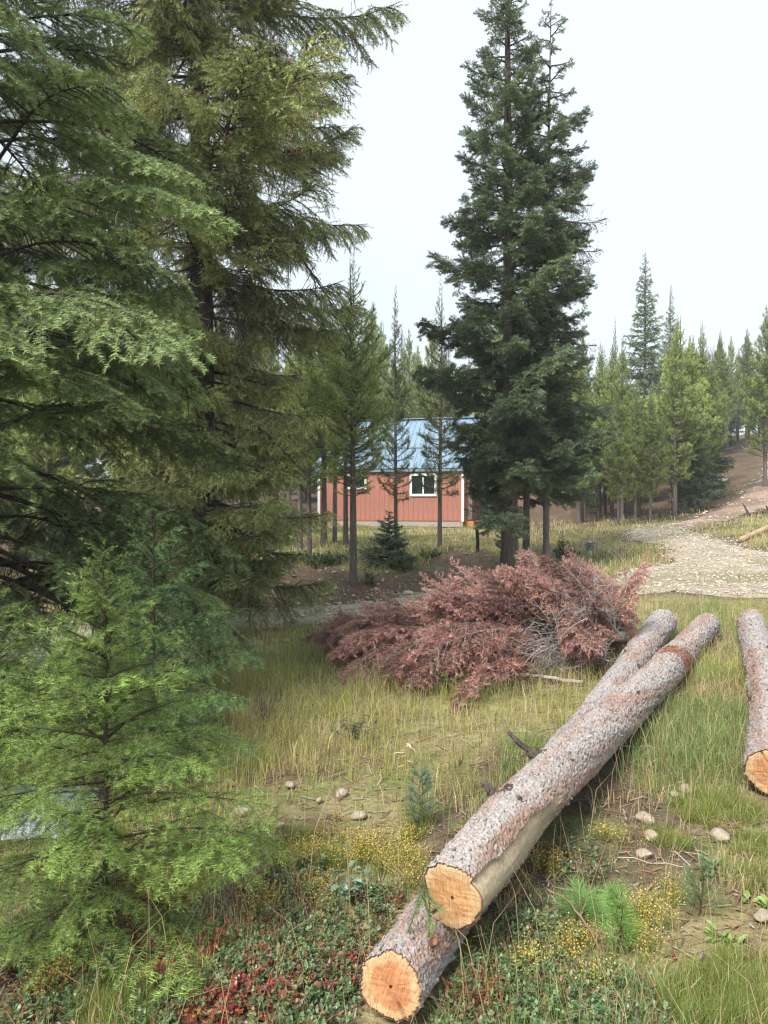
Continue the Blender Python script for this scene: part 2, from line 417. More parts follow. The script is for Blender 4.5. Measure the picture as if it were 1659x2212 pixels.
def gen_branch(seed, L=1.8, bare=.22, lat_sp=.11, lat_len=.38, lat_ang=52, sub_sp=.075, sub_len=.16, curve=(.05, -.25, .12), hang=.15, ztilt=.12,
               Kpm=120, nl=.028, w=.0035, lean=55, flat=.75, inner=(.03, .06, .02), tip=(.06, .13, .035), old=None, r0=.014, wood=(.07, .055, .045),
               lichen=0, drop=0.0, sub2=False, dead=0.0, subflip=0.0):
    rng = np.random.default_rng(seed); mb = MB()
    ph = rng.random() * 6
    def pos(t): return np.array([L * t, L * .03 * math.sin(5 * t + ph) , L * (curve[0] * t + curve[1] * t * t + curve[2] * t ** 3)])
    ts = np.linspace(0, 1, 11); pts = np.array([pos(t) for t in ts])
    V, F = tube(pts, r0 * (1 - ts * .86), 5); mb.add(V, F, wood, 0, True)
    SP, SD, SL, SC = [], [], [], []
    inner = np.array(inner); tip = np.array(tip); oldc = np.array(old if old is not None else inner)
    def add_path(pp, tipness, cover=0.0):
        n = len(pp)
        for i in range(n - 1):
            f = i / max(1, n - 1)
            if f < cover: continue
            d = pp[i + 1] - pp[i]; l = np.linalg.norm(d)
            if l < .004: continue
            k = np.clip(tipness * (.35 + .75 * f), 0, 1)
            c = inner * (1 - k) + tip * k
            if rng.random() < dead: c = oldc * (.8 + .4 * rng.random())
            SP.append(pp[i]); SD.append(d / l); SL.append(l * 1.08); SC.append(c)
    add_path(pts[4:], .8)
    t = bare
    side = 1
    while t < .975:
        for s in (1, -1):
            if rng.random() < drop: continue
            tt = min(.98, t + rng.normal(0, .012)); p = pos(tt); T = unit(pos(min(1, tt + .02)) - pos(tt - .02)); Bv = unit(np.cross([0, 0, 1.0], T))
            ang = math.radians(lat_ang * (1.1 - .35 * tt) + rng.normal(0, 7))
            l = L * lat_len * (min(1, (tt - bare) / .18 + .45) * (1 - tt) ** .65 + .10) * (.7 + .5 * rng.random())
            d = math.cos(ang) * T + math.sin(ang) * s * Bv; d = d + np.array([0, 0, rng.normal(0, ztilt)]); d = unit(d)
            q = np.linspace(0, 1, 5)
            lp = p + np.outer(q * l, d) + np.outer(q ** 2, [0, 0, -hang * l]) + np.outer(q ** 3, d * 0 + np.array([0, 0, hang * .25 * l]))
            V, F = tube(lp, r0 * .38 * (1 - q * .8), 3); mb.add(V, F, wood, 0)
            cov = .25 if tt < .5 else 0
            add_path(lp, .55 + .45 * tt, cov)
            m = int(l / sub_sp)
            for j in range(m):
                u = (j + .6 + .3 * rng.normal()) / max(1, m)
                if u < (.22 if tt < .6 else .08) or u > .97: continue
                k = min(3, int(u * 4)); pa = lp[k] + (lp[k + 1] - lp[k]) * (u * 4 - k); dd = unit(lp[k + 1] - lp[k])
                sb = unit(np.cross([0, 0, 1.0], dd))
                for s2 in ((1, -1) if rng.random() > .2 else (1 if rng.random() > .5 else -1,)):
                    a2 = math.radians(50 + rng.normal(0, 9)); l2 = sub_len * (1.15 - .75 * u) * (.65 + .6 * rng.random()) * (.6 + .4 * min(1, l / (.4 * L * lat_len)))
                    d2 = math.cos(a2) * dd + math.sin(a2) * s2 * sb + np.array([0, 0, rng.normal(0, ztilt * 1.6) - hang * .6 + (subflip if rng.random() < .5 else 0)]); d2 = unit(d2)
                    p2 = np.array([pa, pa + d2 * l2 * .55, pa + d2 * l2 + np.array([0, 0, -hang * .25 * l2])])
                    add_path(p2, .6 + .4 * max(tt, u))
                    if sub2 and l2 > .07:
                        for v in (.3, .55, .78):
                            for s3 in (1, -1):
                                d3 = unit(.62 * d2 + .78 * s3 * unit(np.cross([0, 0, 1.0], d2)) + np.array([0, 0, rng.normal(0, .12)]))
                                pb = pa + d2 * l2 * v; l3 = l2 * (.55 - .4 * v) * (.8 + .4 * rng.random())
                                add_path(np.array([pb, pb + d3 * l3]), 1.0)
        t += lat_sp / L * (.85 + .3 * rng.random())
    SP = np.array(SP); SD = np.array(SD); SL = np.array(SL); SC = np.array(SC)
    if len(SP) and Kpm > 0:
        for lo, hi in ((0, .03), (.03, .06), (.06, .1), (.1, .16), (.16, 9)):
            k = (SL > lo) & (SL <= hi)
            if k.any():
                K = max(3, int(Kpm * SL[k].mean() + .5))
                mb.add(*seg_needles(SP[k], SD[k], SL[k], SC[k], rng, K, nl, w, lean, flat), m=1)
    for i in range(lichen):
        tt = .1 + .75 * rng.random(); p = pos(tt) + np.array([rng.normal(0, .03), rng.normal(0, .12 * L * tt), 0])
        for k in range(3):
            l = .06 + .2 * rng.random() ** 2; q = np.linspace(0, 1, 4); sway = rng.normal(0, .02, 2); ww = .0012 + .0018 * rng.random()
            c0 = p + rng.normal(0, .012, 3)
            pp = np.stack([c0[0] + sway[0] * q, c0[1] + sway[1] * q + .006 * np.sin(q * 9 + k), c0[2] - l * q], 1)
            o = np.array([ww, ww * .5, 0]) * (1 - q * .7)[:, None]
            V = np.concatenate([pp - o, pp + o]); F = [(a, a + 1, 4 + a) for a in range(3)] + [(a + 1, 5 + a, 4 + a) for a in range(3)]
            mb.add(V, F, np.array([.15, .145, .10]) * (.6 + .6 * rng.random()), 2)
    return mb

MATS_BR = [M_TWIG, M_NEEDLE, M_LICHEN]
def trunk_mesh(name, H, r, seed, sides=12, colour=(.13, .105, .09), seg=None, bend=.02, flare=.35, ridged=0.0, rtop=.06):
    rng = np.random.default_rng(seed); n = seg or max(10, int(H * 3)); t = np.concatenate([[0, .006, .015, .03], np.linspace(.05, 1, n)])
    ph = rng.random(4) * 6
    pts = np.stack([bend * H * .25 * (np.sin(t * 4 + ph[0]) - math.sin(ph[0])) * t, bend * H * .25 * (np.sin(t * 3.3 + ph[1]) - math.sin(ph[1])) * t, t * H - .08 * (t == 0)], 1)
    rad = r * ((1 - t) ** .8 * (1 - rtop) + rtop * .4) * (1 + flare * np.exp(-t * H / (r * 1.6 + .05)))
    V, F = tube(pts, rad, sides)
    if ridged > 0:
        a = np.tile(np.arange(sides), len(t)); hh = V[:, 2]
        d = fbm(a * .55, hh * 2.2, seed, 3) - .5; ax = np.repeat(pts, sides, axis=0); V = V + (V - ax) * (d * ridged)[:, None]
    k = fbm(np.arange(len(V)) % sides * .7, V[:, 2] * 1.2, seed + 3, 3)
    C = np.array(colour)[None, :] * (.6 + .8 * k[:, None])
    mb = MB(); mb.add(V, F, C, 0, True)
    return mb.mesh(name, [M_BARK]), pts, t

def conifer(name, label, cat, loc, H, r, variants, n, prof, pitch, h0, seed, group=None, colour=(.13, .105, .09), sides=12, bend=.015, az0=None, skip=None, lens=(.72, 1.12), hpow=1.0, ridged=0.0, roll=14, deadv=None, dead_below=0.0, ndead=0, flare=.35, jump=0.06, pj=7):
    rng = np.random.default_rng(seed)
    root = empty(name, loc); tag(root, label, cat, group)
    tm, tp, tt = trunk_mesh(name + '_trunk', H, r, seed, sides, colour, bend=bend, ridged=ridged, flare=flare); link('trunk', tm, root)
    def axis(h): return np.array([np.interp(h / H, tt, tp[:, k]) for k in range(3)])
    az = rng.random() * 6
    for i in range(n + ndead):
        dd = i >= n
        f = ((i % max(1, n)) + rng.random()) / n
        if dd: h = dead_below * (.25 + .75 * rng.random()) * H
        else: h = H * (h0 + (1 - h0) * f ** hpow * .985)
        az += 2.399963 + rng.normal(0, .25)
        if az0 is not None and skip is not None and skip(az % (2 * math.pi), h / H, rng): continue
        R = prof(h / H) * (lens[0] + (lens[1] - lens[0]) * rng.random())
        if R < .06: continue
        vs = deadv if dd else variants
        best = sorted(vs, key=lambda v: abs(math.log(v[1] / R)) + .35 * rng.random())[0]
        s = R / best[1]; p = axis(h + rng.normal(0, jump))
        if dd: e = math.radians(rng.normal(-14, 10))
        else: e = math.radians(pitch(h / H) + rng.normal(0, pj))
        link('branch', best[0], root, p, (math.radians(rng.normal(0, roll)), -e, az), (s, s, s))
    return root

def variants(tag_, specs, mats=None):
    r = []
    for i, kw in enumerate(specs):
        mb = gen_branch(**kw); r.append((mb.mesh(tag_ + '_branch', mats or MATS_BR), kw['L']))
    return r

# --- near fir on the left (flat glossy sprays), olive spruce behind it, middle spruce, young fir
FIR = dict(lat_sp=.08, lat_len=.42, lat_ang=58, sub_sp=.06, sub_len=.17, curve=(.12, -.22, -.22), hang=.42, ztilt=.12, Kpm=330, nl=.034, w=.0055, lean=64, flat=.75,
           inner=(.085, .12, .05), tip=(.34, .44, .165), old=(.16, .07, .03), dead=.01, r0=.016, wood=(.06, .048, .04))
fir_v = variants('fir', [dict(FIR, seed=1, L=2.0, lichen=12), dict(FIR, seed=2, L=1.7, lichen=8), dict(FIR, seed=3, L=1.35, lichen=6), dict(FIR, seed=4, L=1.0), dict(FIR, seed=5, L=1.5, curve=(.2, -.3, -.08)), dict(FIR, seed=6, L=.65)])
DEADB = dict(lat_sp=.12, lat_len=.4, lat_ang=55, sub_sp=.1, sub_len=.14, curve=(.1, -.5, .1), hang=.35, ztilt=.25, Kpm=0, r0=.016, wood=(.085, .07, .06), lichen=26)
dead_v = variants('dead', [dict(DEADB, seed=11, L=1.4), dict(DEADB, seed=12, L=1.0, curve=(.1, -.25, .3)), dict(DEADB, seed=13, L=.7)])
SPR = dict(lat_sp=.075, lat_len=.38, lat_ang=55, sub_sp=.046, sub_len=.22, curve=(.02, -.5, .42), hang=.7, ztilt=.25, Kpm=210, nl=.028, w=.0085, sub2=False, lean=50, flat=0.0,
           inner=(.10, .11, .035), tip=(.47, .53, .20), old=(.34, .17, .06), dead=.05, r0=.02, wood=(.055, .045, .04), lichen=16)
spr_v = variants('spruce', [dict(SPR, seed=21, L=2.3), dict(SPR, seed=22, L=1.9), dict(SPR, seed=23, L=1.5, hang=.5), dict(SPR, seed=24, L=1.1, hang=.4), dict(SPR, seed=25, L=2.1, hang=.4, curve=(0, -.2, .3)), dict(SPR, seed=26, L=.7, hang=.3)])
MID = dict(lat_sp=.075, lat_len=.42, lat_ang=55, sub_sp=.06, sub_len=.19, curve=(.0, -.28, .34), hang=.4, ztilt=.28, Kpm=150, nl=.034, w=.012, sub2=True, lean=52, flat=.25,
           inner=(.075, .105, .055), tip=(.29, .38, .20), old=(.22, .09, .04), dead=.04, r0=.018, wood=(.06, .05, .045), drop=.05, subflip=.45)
mid_v = variants('mid', [dict(MID, seed=31, L=1.6), dict(MID, seed=32, L=1.3), dict(MID, seed=33, L=1.0), dict(MID, seed=34, L=.7), dict(MID, seed=35, L=1.5, curve=(.1, -.2, .3)), dict(MID, seed=36, L=.45)])
GREY = dict(MID, sub2=False, inner=(.07, .06, .045), tip=(.12, .11, .08), Kpm=45, drop=.35, wood=(.11, .1, .09), lichen=14)
grey_v = variants('grey', [dict(GREY, seed=41, L=1.0), dict(GREY, seed=42, L=.7), dict(GREY, seed=43, L=.5)])

def P(px, Y):
    x = (px - CX) / F_PX * Y; return (x, Y, g1(x, Y))
def topH(py, Y, z0): return at(CX, py, Y)[2] - z0

loc = P(-45, 5.7)
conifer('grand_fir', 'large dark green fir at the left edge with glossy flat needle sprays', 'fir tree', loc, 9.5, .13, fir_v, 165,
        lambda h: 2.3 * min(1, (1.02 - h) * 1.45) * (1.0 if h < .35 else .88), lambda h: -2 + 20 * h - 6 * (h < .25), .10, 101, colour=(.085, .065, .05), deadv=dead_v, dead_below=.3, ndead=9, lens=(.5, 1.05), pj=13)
loc = P(437, 9.6)
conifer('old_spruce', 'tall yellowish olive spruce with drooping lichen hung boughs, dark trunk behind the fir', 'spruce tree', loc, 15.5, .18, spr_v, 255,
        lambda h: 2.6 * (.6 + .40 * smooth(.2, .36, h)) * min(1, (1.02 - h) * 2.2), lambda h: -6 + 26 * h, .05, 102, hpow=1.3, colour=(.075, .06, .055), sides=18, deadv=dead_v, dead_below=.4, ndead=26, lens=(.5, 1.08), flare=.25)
loc = P(1101, 14.2); H = topH(-215, 14.2, loc[2])
conifer('tall_spruce', 'tallest dark blue green spruce with thick furrowed trunk standing beside the cabin', 'spruce tree', loc, H, .165, mid_v, 146,
        lambda h: 1.62 * min(1.0, (1.0 - h) * 1.75 + .03) * (1 - .1 * smooth(.25, .4, h) + .08 * smooth(.45, .55, h)), lambda h: -10 + 42 * h, .115, 103, colour=(.14, .115, .10), sides=30, ridged=.14, lens=(.6, 1.1), flare=.2)
loc = P(1137, 14.6); 
conifer('slender_spruce', 'spruce with grey trunk between the thickest trunk and the pale straight one', 'spruce tree', loc, 5.6, .075, mid_v, 60,
        lambda h: 1.15 * min(1, (1.02 - h) * 1.6), lambda h: -10 + 30 * h, .22, 104, colour=(.17, .145, .13))
loc = P(1180, 14.4); H = topH(-60, 14.4, loc[2])
conifer('slender_spruce', 'narrow tall spruce with straight pale grey trunk, rightmost of the clustered spruces', 'spruce tree', loc, H, .065, mid_v, 112,
        lambda h: (.9 if h < .45 else .98) * min(1, (1.01 - h) * 2.9) * (1.45 if h < .3 else 1), lambda h: -12 + 38 * h, .15, 105, colour=(.22, .19, .175), deadv=grey_v, dead_below=.68, ndead=45)

# --- young fir, right in front
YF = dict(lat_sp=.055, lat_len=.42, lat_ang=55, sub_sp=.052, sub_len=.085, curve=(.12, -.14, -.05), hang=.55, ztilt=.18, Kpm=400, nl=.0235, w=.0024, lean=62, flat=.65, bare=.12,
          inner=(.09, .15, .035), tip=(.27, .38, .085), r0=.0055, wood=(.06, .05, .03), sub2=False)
yf_v = variants('young', [dict(YF, seed=51, L=.62), dict(YF, seed=52, L=.5), dict(YF, seed=53, L=.38), dict(YF, seed=54, L=.25, lat_sp=.035), dict(YF, seed=55, L=.56, curve=(.2, -.05, -.15)), dict(YF, seed=56, L=.14, lat_sp=.03)])
loc = P(222, 2.92); H = at(222, 1165, 2.92)[2] - loc[2]
yroot = conifer('young_fir', 'bright green young fir sapling standing in the left foreground', 'sapling', loc, H, .013, yf_v, 92,
        lambda h: .68 * min(1, (1.03 - h) * 1.3) * (.75 + .25 * smooth(0, .25, h)), lambda h: -8 + 50 * h, .05, 106, colour=(.075, .06, .04), lens=(.75, 1.15), bend=.03, flare=.2, jump=.01)
mb = MB(); rr = np.random.default_rng(5)
mb.add(*seg_needles([(0, 0, H * .82)], [(0.02, 0, 1)], [H * .18], [(.15, .28, .05)], rr, 60, .024, .0024, 60, 0), m=0)
link('leader', mb.mesh('leader', [M_NEEDLE]), yroot)

# second sapling behind it, bluish, reaching from the left of the road
YB = dict(YF, inner=(.06, .12, .04), tip=(.12, .22, .075), L=.9, lat_sp=.06, sub_len=.11, Kpm=240, w=.003)
yb_v = variants('youngb', [dict(YB, seed=61), dict(YB, seed=62, L=.7), dict(YB, seed=63, L=.45), dict(YB, seed=64, L=.25)])
loc = P(330, 4.6); H = at(330, 1030, 4.6)[2] - loc[2]
conifer('young_fir', 'blue green young fir leaning out behind the bright sapling', 'sapling', loc, H, .02, yb_v, 44, lambda h: .62 * min(1, (1.03 - h) * 1.5), lambda h: 0 + 40 * h, .12, 107, colour=(.06, .05, .04), jump=.02)
loc = P(-20, 3.9); H = at(0, 1230, 3.9)[2] - loc[2]
conifer('young_fir', 'green sapling cut by the left edge of the picture', 'sapling', loc, H, .016, yf_v, 50, lambda h: .5 * min(1, (1.03 - h) * 1.5), lambda h: 0 + 40 * h, .1, 108, colour=(.06, .05, .04), jump=.02)
# little fir by the road bank
loc = hit(840, 1224); H = at(840, 1085, loc[1])[2] - loc[2]
sm_v = variants('small', [dict(MID, seed=71, L=.6, lat_sp=.06, sub_sp=.05, sub_len=.1, Kpm=150), dict(MID, seed=72, L=.4, lat_sp=.05, sub_sp=.05, sub_len=.08), dict(MID, seed=73, L=.2, lat_sp=.04, sub_sp=.05, sub_len=.06)])
conifer('small_fir', 'short bushy dark fir on the bank in front of the cabin wall', 'small fir', tuple(loc), H, .022, sm_v, 70, lambda h: .62 * min(1, (1.03 - h) * 1.15) ** 1.3, lambda h: -2 + 30 * h, .02, 109, jump=.02)
for px, py, tp, lab in [(1085, 1195, 1120, 'tiny fir seedling in the grass beside the thick spruce trunk'), (1215, 1215, 1150, 'feathery fir seedling beside the pale straight trunk')]:
    loc = hit(px, py); H = at(px, tp, loc[1])[2] - loc[2]
    conifer('fir_seedling', lab, 'seedling', tuple(loc), H, .01, sm_v[1:], 26, lambda h: .26 * min(1, (1.03 - h) * 1.2), lambda h: 25, .08, 110 + px, jump=.01)

# ------------------------------------------------------------------ pines and far spruces: trunk and crown, alike ones share their meshes
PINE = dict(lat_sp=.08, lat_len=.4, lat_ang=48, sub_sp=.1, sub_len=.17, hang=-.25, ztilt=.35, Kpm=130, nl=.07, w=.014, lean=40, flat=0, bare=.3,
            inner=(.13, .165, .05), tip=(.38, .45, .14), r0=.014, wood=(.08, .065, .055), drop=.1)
def crown(species, seed, H):
    rng = np.random.default_rng(seed); mb = MB()
    if species == 'pine':
        br = [gen_branch(**dict(PINE, seed=seed * 10 + k, L=l, curve=(.0, .12, .18))).arrays() for k, l in enumerate((1.0, .8, .6, .4))]; Ls = (1.0, .8, .6, .4)
        n, h0, prof, pit = 150, .17, (lambda h: 1.15 * min(1, (1.02 - h) * 1.75) * (.6 + .4 * smooth(.15, .4, h))), (lambda h: 2 + 50 * h)
    elif species == 'highpine':
        br = [gen_branch(**dict(PINE, seed=seed * 10 + k, L=l, curve=(.0, .05, .2), drop=.2)).arrays() for k, l in enumerate((1.0, .8, .6, .4))]; Ls = (1.0, .8, .6, .4)
        n, h0, prof, pit = 140, .27, (lambda h: 1.2 * min(1, (1.02 - h) * 1.9) * (.5 + .5 * smooth(.3, .55, h))), (lambda h: -6 + 52 * h)
    elif species == 'sparse':
        br = [gen_branch(**dict(PINE, seed=seed * 10 + k, L=l, curve=(.0, -.1, .3), drop=.15, inner=(.10, .115, .045), tip=(.26, .31, .11), Kpm=105, lichen=7)).arrays() for k, l in enumerate((1.0, .75, .5, .35))]; Ls = (1.0, .75, .5, .35)
        n, h0, prof, pit = 105, .2, (lambda h: .7 * min(1, (1.02 - h) * 2.0)), (lambda h: -8 + 52 * h)
    else:
        sp = dict(MID, sub2=False, Kpm=70, w=.03, nl=.06, lat_sp=.1, sub_sp=.09)
        br = [gen_branch(**dict(sp, seed=seed * 10 + k, L=l)).arrays() for k, l in enumerate((1.3, 1.0, .7, .4))]; Ls = (1.3, 1.0, .7, .4)
        n, h0, prof, pit = 190, .10, (lambda h: 1.35 * min(1, (1.0 - h) * 1.3 + .05)), (lambda h: -14 + 45 * h)
    az = 0
    for i in range(n):
        f = (i + rng.random()) / n; h = h0 + (1 - h0) * f * .985; az += 2.4 + rng.normal(0, .3)
        R = prof(h) * (.55 + .6 * rng.random())
        k = min(range(4), key=lambda q: abs(math.log(Ls[q] / R)) + .3 * rng.random()); s = R / Ls[k]
        M = Matrix.Translation((0, 0, h * H)) @ Matrix.Rotation(az, 4, 'Z') @ Matrix.Rotation(-math.radians(pit(h) + rng.normal(0, 8)), 4, 'Y') @ Matrix.Scale(s, 4)
        mb.add_arrays(br[k], M, .85 + .3 * rng.random())
    mb.add(*seg_needles([(0, 0, H * .95)], [(0, 0, 1.0)], [H * .055], [br[0][2][-1]], rng, 40, .05, .008, 45, 0), m=1)
    return mb.mesh(species + '_crown', MATS_BR)
SPEC = {}
for sp_, seeds, H0, r0 in (('pine', (1, 2, 3), 6.5, .075), ('highpine', (9, 10), 6.5, .075), ('sparse', (5, 6), 6.5, .07), ('spruce', (7, 8), 8.0, .09)):
    SPEC[sp_] = []
    for s in seeds:
        tm, _, _ = trunk_mesh(sp_ + '_trunk', H0, r0, s, 9, (.15, .125, .11), bend=.02, flare=.2)
        SPEC[sp_].append((tm, crown(sp_, s, H0), H0))
rngT = np.random.default_rng(77)
def tree(species, x, y, H, label, group=None, name=None, wide=1.0, v=None, cat='pine tree', sink=0.0):
    tm, cm, H0 = SPEC[species][v if v is not None else int(rngT.integers(len(SPEC[species])))]
    root = empty(name or ('pine_tree' if species != 'spruce' else 'spruce_tree'), (x, y, g1(x, y) - .03 - sink), rngT.random() * 6.28)
    k = H / H0; root.scale = (k * wide, k * wide, k)
    tag(root, label, cat, group); link('trunk', tm, root); link('crown', cm, root)
    return root
def tree_px(species, px, Y, top, label, **kw):
    x = (px - CX) / F_PX * Y; z = g1(x, Y); return tree(species, x, Y, at(px, top, Y)[2] - z, label, **kw)

# in front of the cabin
tree_px('highpine', 763, 13.0, 548, 'bushy pine with bare lower trunk rooted low on the bank, left of the cabin window', wide=1.1, v=0)
tree_px('sparse', 855, 16.8, 612, 'slim sparse pine straight in front of the cabin roof', wide=.75, v=0)
tree_px('sparse', 950, 17.4, 598, 'lichen hung thin tree crossing the right side of the cabin window', wide=.85, v=1)
tree_px('highpine', 668, 15.4, 690, 'dark trunked pine, nearest of the pair on top of the bank', v=1)
tree_px('highpine', 648, 17.0, 660, 'dark trunked pine just left of the nearest bank pine', v=0)
tree_px('highpine', 585, 18.0, 700, 'thin dark pine seen beyond the drooping spruce bough', v=1)
tree_px('highpine', 700, 19.0, 620, 'bushy pine hiding the left end of the cabin roof', wide=1.15, v=0)
tree_px('highpine', 723, 20.5, 700, 'pine whose trunk crosses the left end of the red cabin wall', v=0)
tree_px('highpine', 747, 18.4, 640, 'double looking dark pine trunk just behind the bank pine', v=1)
# right side, forest edge
for k, (sp_, px, Y, top, wd, lab) in enumerate([
    ('pine', 1336, 22, 850, .9, 'bright yellow green young pine standing forward of the forest edge'),
    ('pine', 1405, 22.6, 840, .95, 'pine with full green skirt above the top of the gravel'),
    ('spruce', 1390, 46, 540, 1.0, 'tall hazy blue spruce towering over the right hand pines'),
    ('spruce', 1447, 50, 612, .7, 'thin hazy spruce top right of the tall blue spruce'),
    ('pine', 1462, 27, 675, 1.1, 'broad bright pine at the forest edge below the blue spruce'),
    ('pine', 1470, 26, 780, .8, 'pine with paired grey trunk at the forest edge left of the track'),
    ('pine', 1495, 27.5, 720, .8, 'slim grey trunked pine second from the dirt track'),
    ('pine', 1515, 28.5, 692, .85, 'slim grey trunked pine nearest to the dirt track'),
    ('pine', 1652, 31, 655, 1.0, 'pine at the right edge beside the top of the dirt track'),
    ('pine', 1257, 27, 700, .9, 'pine rising just right of the clustered spruces'),
    ('pine', 1295, 29, 735, .8, 'pine between the clustered spruces and the yellow green pine'),
    ('sparse', 1327, 38, 680, .5, 'thin almost bare snag poking above the right hand pines')]):
    tree_px(sp_, px, Y, top, lab, wide=wd, v=k % len(SPEC[sp_]), cat='spruce tree' if sp_ == 'spruce' else 'pine tree')
# forest behind: each trunk a tree of its own, alike ones share label and group
def clear_of(x, y, extra=0.0):
    return d_gravel(np.array([x]), np.array([y]))[0] > .8 + extra and d_track(np.array([x]), np.array([y]))[0] > .9 + extra
placed = []
def scatter(n, x0, x1, y0, y1, hr, sp_w, label, group, mind=1.1, avoid=None):
    c = 0; tries = 0
    while c < n and tries < n * 30:
        tries += 1
        y = y0 + (y1 - y0) * rngT.random(); xa = x0(y) if callable(x0) else x0; xb = x1(y) if callable(x1) else x1
        x = xa + (xb - xa) * rngT.random()
        if any((x - a) ** 2 + (y - b) ** 2 < mind * mind for a, b in placed): continue
        if not clear_of(x, y) or (avoid and avoid(x, y)): continue
        placed.append((x, y)); c += 1
        s = 'pine' if rngT.random() < sp_w else ('spruce' if rngT.random() < .6 else 'sparse')
        tree(s, x, y, hr[0] + (hr[1] - hr[0]) * rngT.random(), label, group=group, wide=.8 + .35 * rngT.random(), cat='pine tree' if s != 'spruce' else 'spruce tree')
def pxx(px): return lambda y: (px - CX) / F_PX * y
house_zone = lambda x, y: -5.5 < x < 7.5 and 26 < y < 42
scatter(34, pxx(1225), pxx(1545), 24, 38, (4.0, 6.4), .86, 'pine in the dense wall of trees right of the clustered spruces', 'right hand forest edge', 1.0, house_zone)
scatter(26, pxx(1225), pxx(1800), 38, 62, (5.5, 8.5), .7, 'hazy tree deep in the forest up the slope on the right', 'hazy forest up the slope', 1.5)
scatter(20, pxx(1535), pxx(1760), 44, 66, (6, 8.5), .8, 'pale pine beyond the top of the dirt track', 'pines beyond the track', 1.5)
scatter(34, pxx(560), pxx(1240), 43, 62, (8.5, 13), .75, 'hazy tree in the forest behind the cabin', 'forest behind the cabin', 1.5, house_zone)
scatter(24, pxx(300), pxx(700), 24, 44, (6.5, 10.5), .8, 'tree in the dim forest left of the cabin', 'forest left of the cabin', 1.3, house_zone)
scatter(30, pxx(-150), pxx(420), 13.5, 34, (5.0, 10), .75, 'tree in the shaded forest behind the left hand fir', 'forest behind the fir', 1.2)

# ------------------------------------------------------------------ the cabin
def flat_mat(name, col, rough=.6, spec=.3, metal=0.0, amt=.25, scale=6, bs=.15, stretch=(1, 1, 1)):
    m, n, b, o = new_mat(name); v = mapping(n, stretch); nz = noise(n, scale, 5, .6, v)
    c = mixc(n, amt, col, nz.outputs['Fac'], 'OVERLAY'); n.links.new(c, b.inputs['Base Color'])
    b.inputs['Roughness'].default_value = rough; b.inputs['Specular IOR Level'].default_value = spec; b.inputs['Metallic'].default_value = metal
    bump(n, b, nz.outputs['Fac'], bs, .004); return m
M_SIDING = flat_mat('red_siding', (.38, .165, .12), .8, .2, 0, .3, 3, .2, (6, 6, .6))
M_ROOF = flat_mat('blue_metal_roof', (.25, .35, .43), .42, .5, .35, .2, 2)
M_WHITE = flat_mat('white_trim', (.72, .70, .66), .6, .3)
M_BEAM = flat_mat('weathered_beam', (.36, .33, .29), .85, .2, 0, .5, 5, .3, (1, 1, 6))
M_DECK = flat_mat('orange_timber', (.48, .23, .07), .75, .2, 0, .4, 5, .2)
M_CONC = flat_mat('concrete_pier', (.42, .41, .38), .9, .2)
M_DARKROOM = flat_mat('room_inside', (.06, .05, .045), .9, .1)
m, n, b, o = new_mat('window_glass'); b.inputs['Base Color'].default_value = (.012, .016, .018, 1); b.inputs['Roughness'].default_value = .05; b.inputs['Specular IOR Level'].default_value = .8
nz = noise(n, 2.2, 3, .5, mapping(n, (1, 1, 1))); bump(n, b, nz.outputs['Fac'], .05, .02); M_GLASS = m

HY = 33.0
hl = at(689, 1130, HY + .82); hr_ = at(1000, 1130, HY - .82)
hx0, hx1 = hl[0], hr_[0]
TH = -math.atan2(1.64, hx1 - hx0)
base_z = at(850, 1141, HY)[2]
W = math.hypot(hx1 - hx0, 1.64); DEP = 6.2
hz0 = .30                                             # wall foot above the house's origin
HW = at(850, 1010, HY)[2] - at(850, 1129, HY)[2]      # wall height
house = empty('cabin', (hx0, HY + .82, base_z), TH)
tag(house, 'red board sided cabin with blue metal roof on a raised floor behind the pines', 'cabin')
def part(name, V, F, mat, parent, loc=None, col=(.5, .5, .5)):
    mb = MB(); mb.add(V, F, col); return link(name, mb.mesh(name, [mat]), parent, loc)
# walls: a core, then single boards with grooves between them
core = part('wall', *boxv(.03, W - .03, .03, DEP - .03, hz0 + .03, hz0 + HW), M_SIDING, house)
NB = 30; bw = W / NB
mb = MB(); mb.add(*boxv(.004, bw - .004, -.004, .028, 0, HW - .02)); bme = mb.mesh('board', [M_SIDING])
for i in range(NB): link('board', bme, core, (i * bw, -.001 - .003 * (i % 3 == 1), hz0 + .012))
gn = 30; gw = DEP / gn
rise = at(850, 908, HY + 3.1)[2] - at(850, 1010, HY)[2] - .05
EAVE = .16
slope = rise / (DEP / 2)
for i in range(gn):
    ym = (i + .5) * gw; hh = HW + slope * (DEP / 2 - abs(ym - DEP / 2)) - .06
    mb = MB(); mb.add(*boxv(-.028, .004, .004, gw - .004, 0, hh)); link('board', mb.mesh('board', [M_SIDING]), core, (W + .012, i * gw, hz0 + .012))
# gable fill
for xx in (0.03, W - .05):
    V = np.array([[xx, .03, hz0 + HW], [xx, DEP - .03, hz0 + HW], [xx, DEP / 2, hz0 + HW + rise - .1], [xx + .02, .03, hz0 + HW], [xx + .02, DEP - .03, hz0 + HW], [xx + .02, DEP / 2, hz0 + HW + rise - .1]])
    part('gable', V, [(0, 1, 2), (3, 5, 4), (0, 3, 4), (0, 4, 1), (1, 4, 5), (1, 5, 2), (2, 5, 3), (2, 3, 0)], M_SIDING, house)
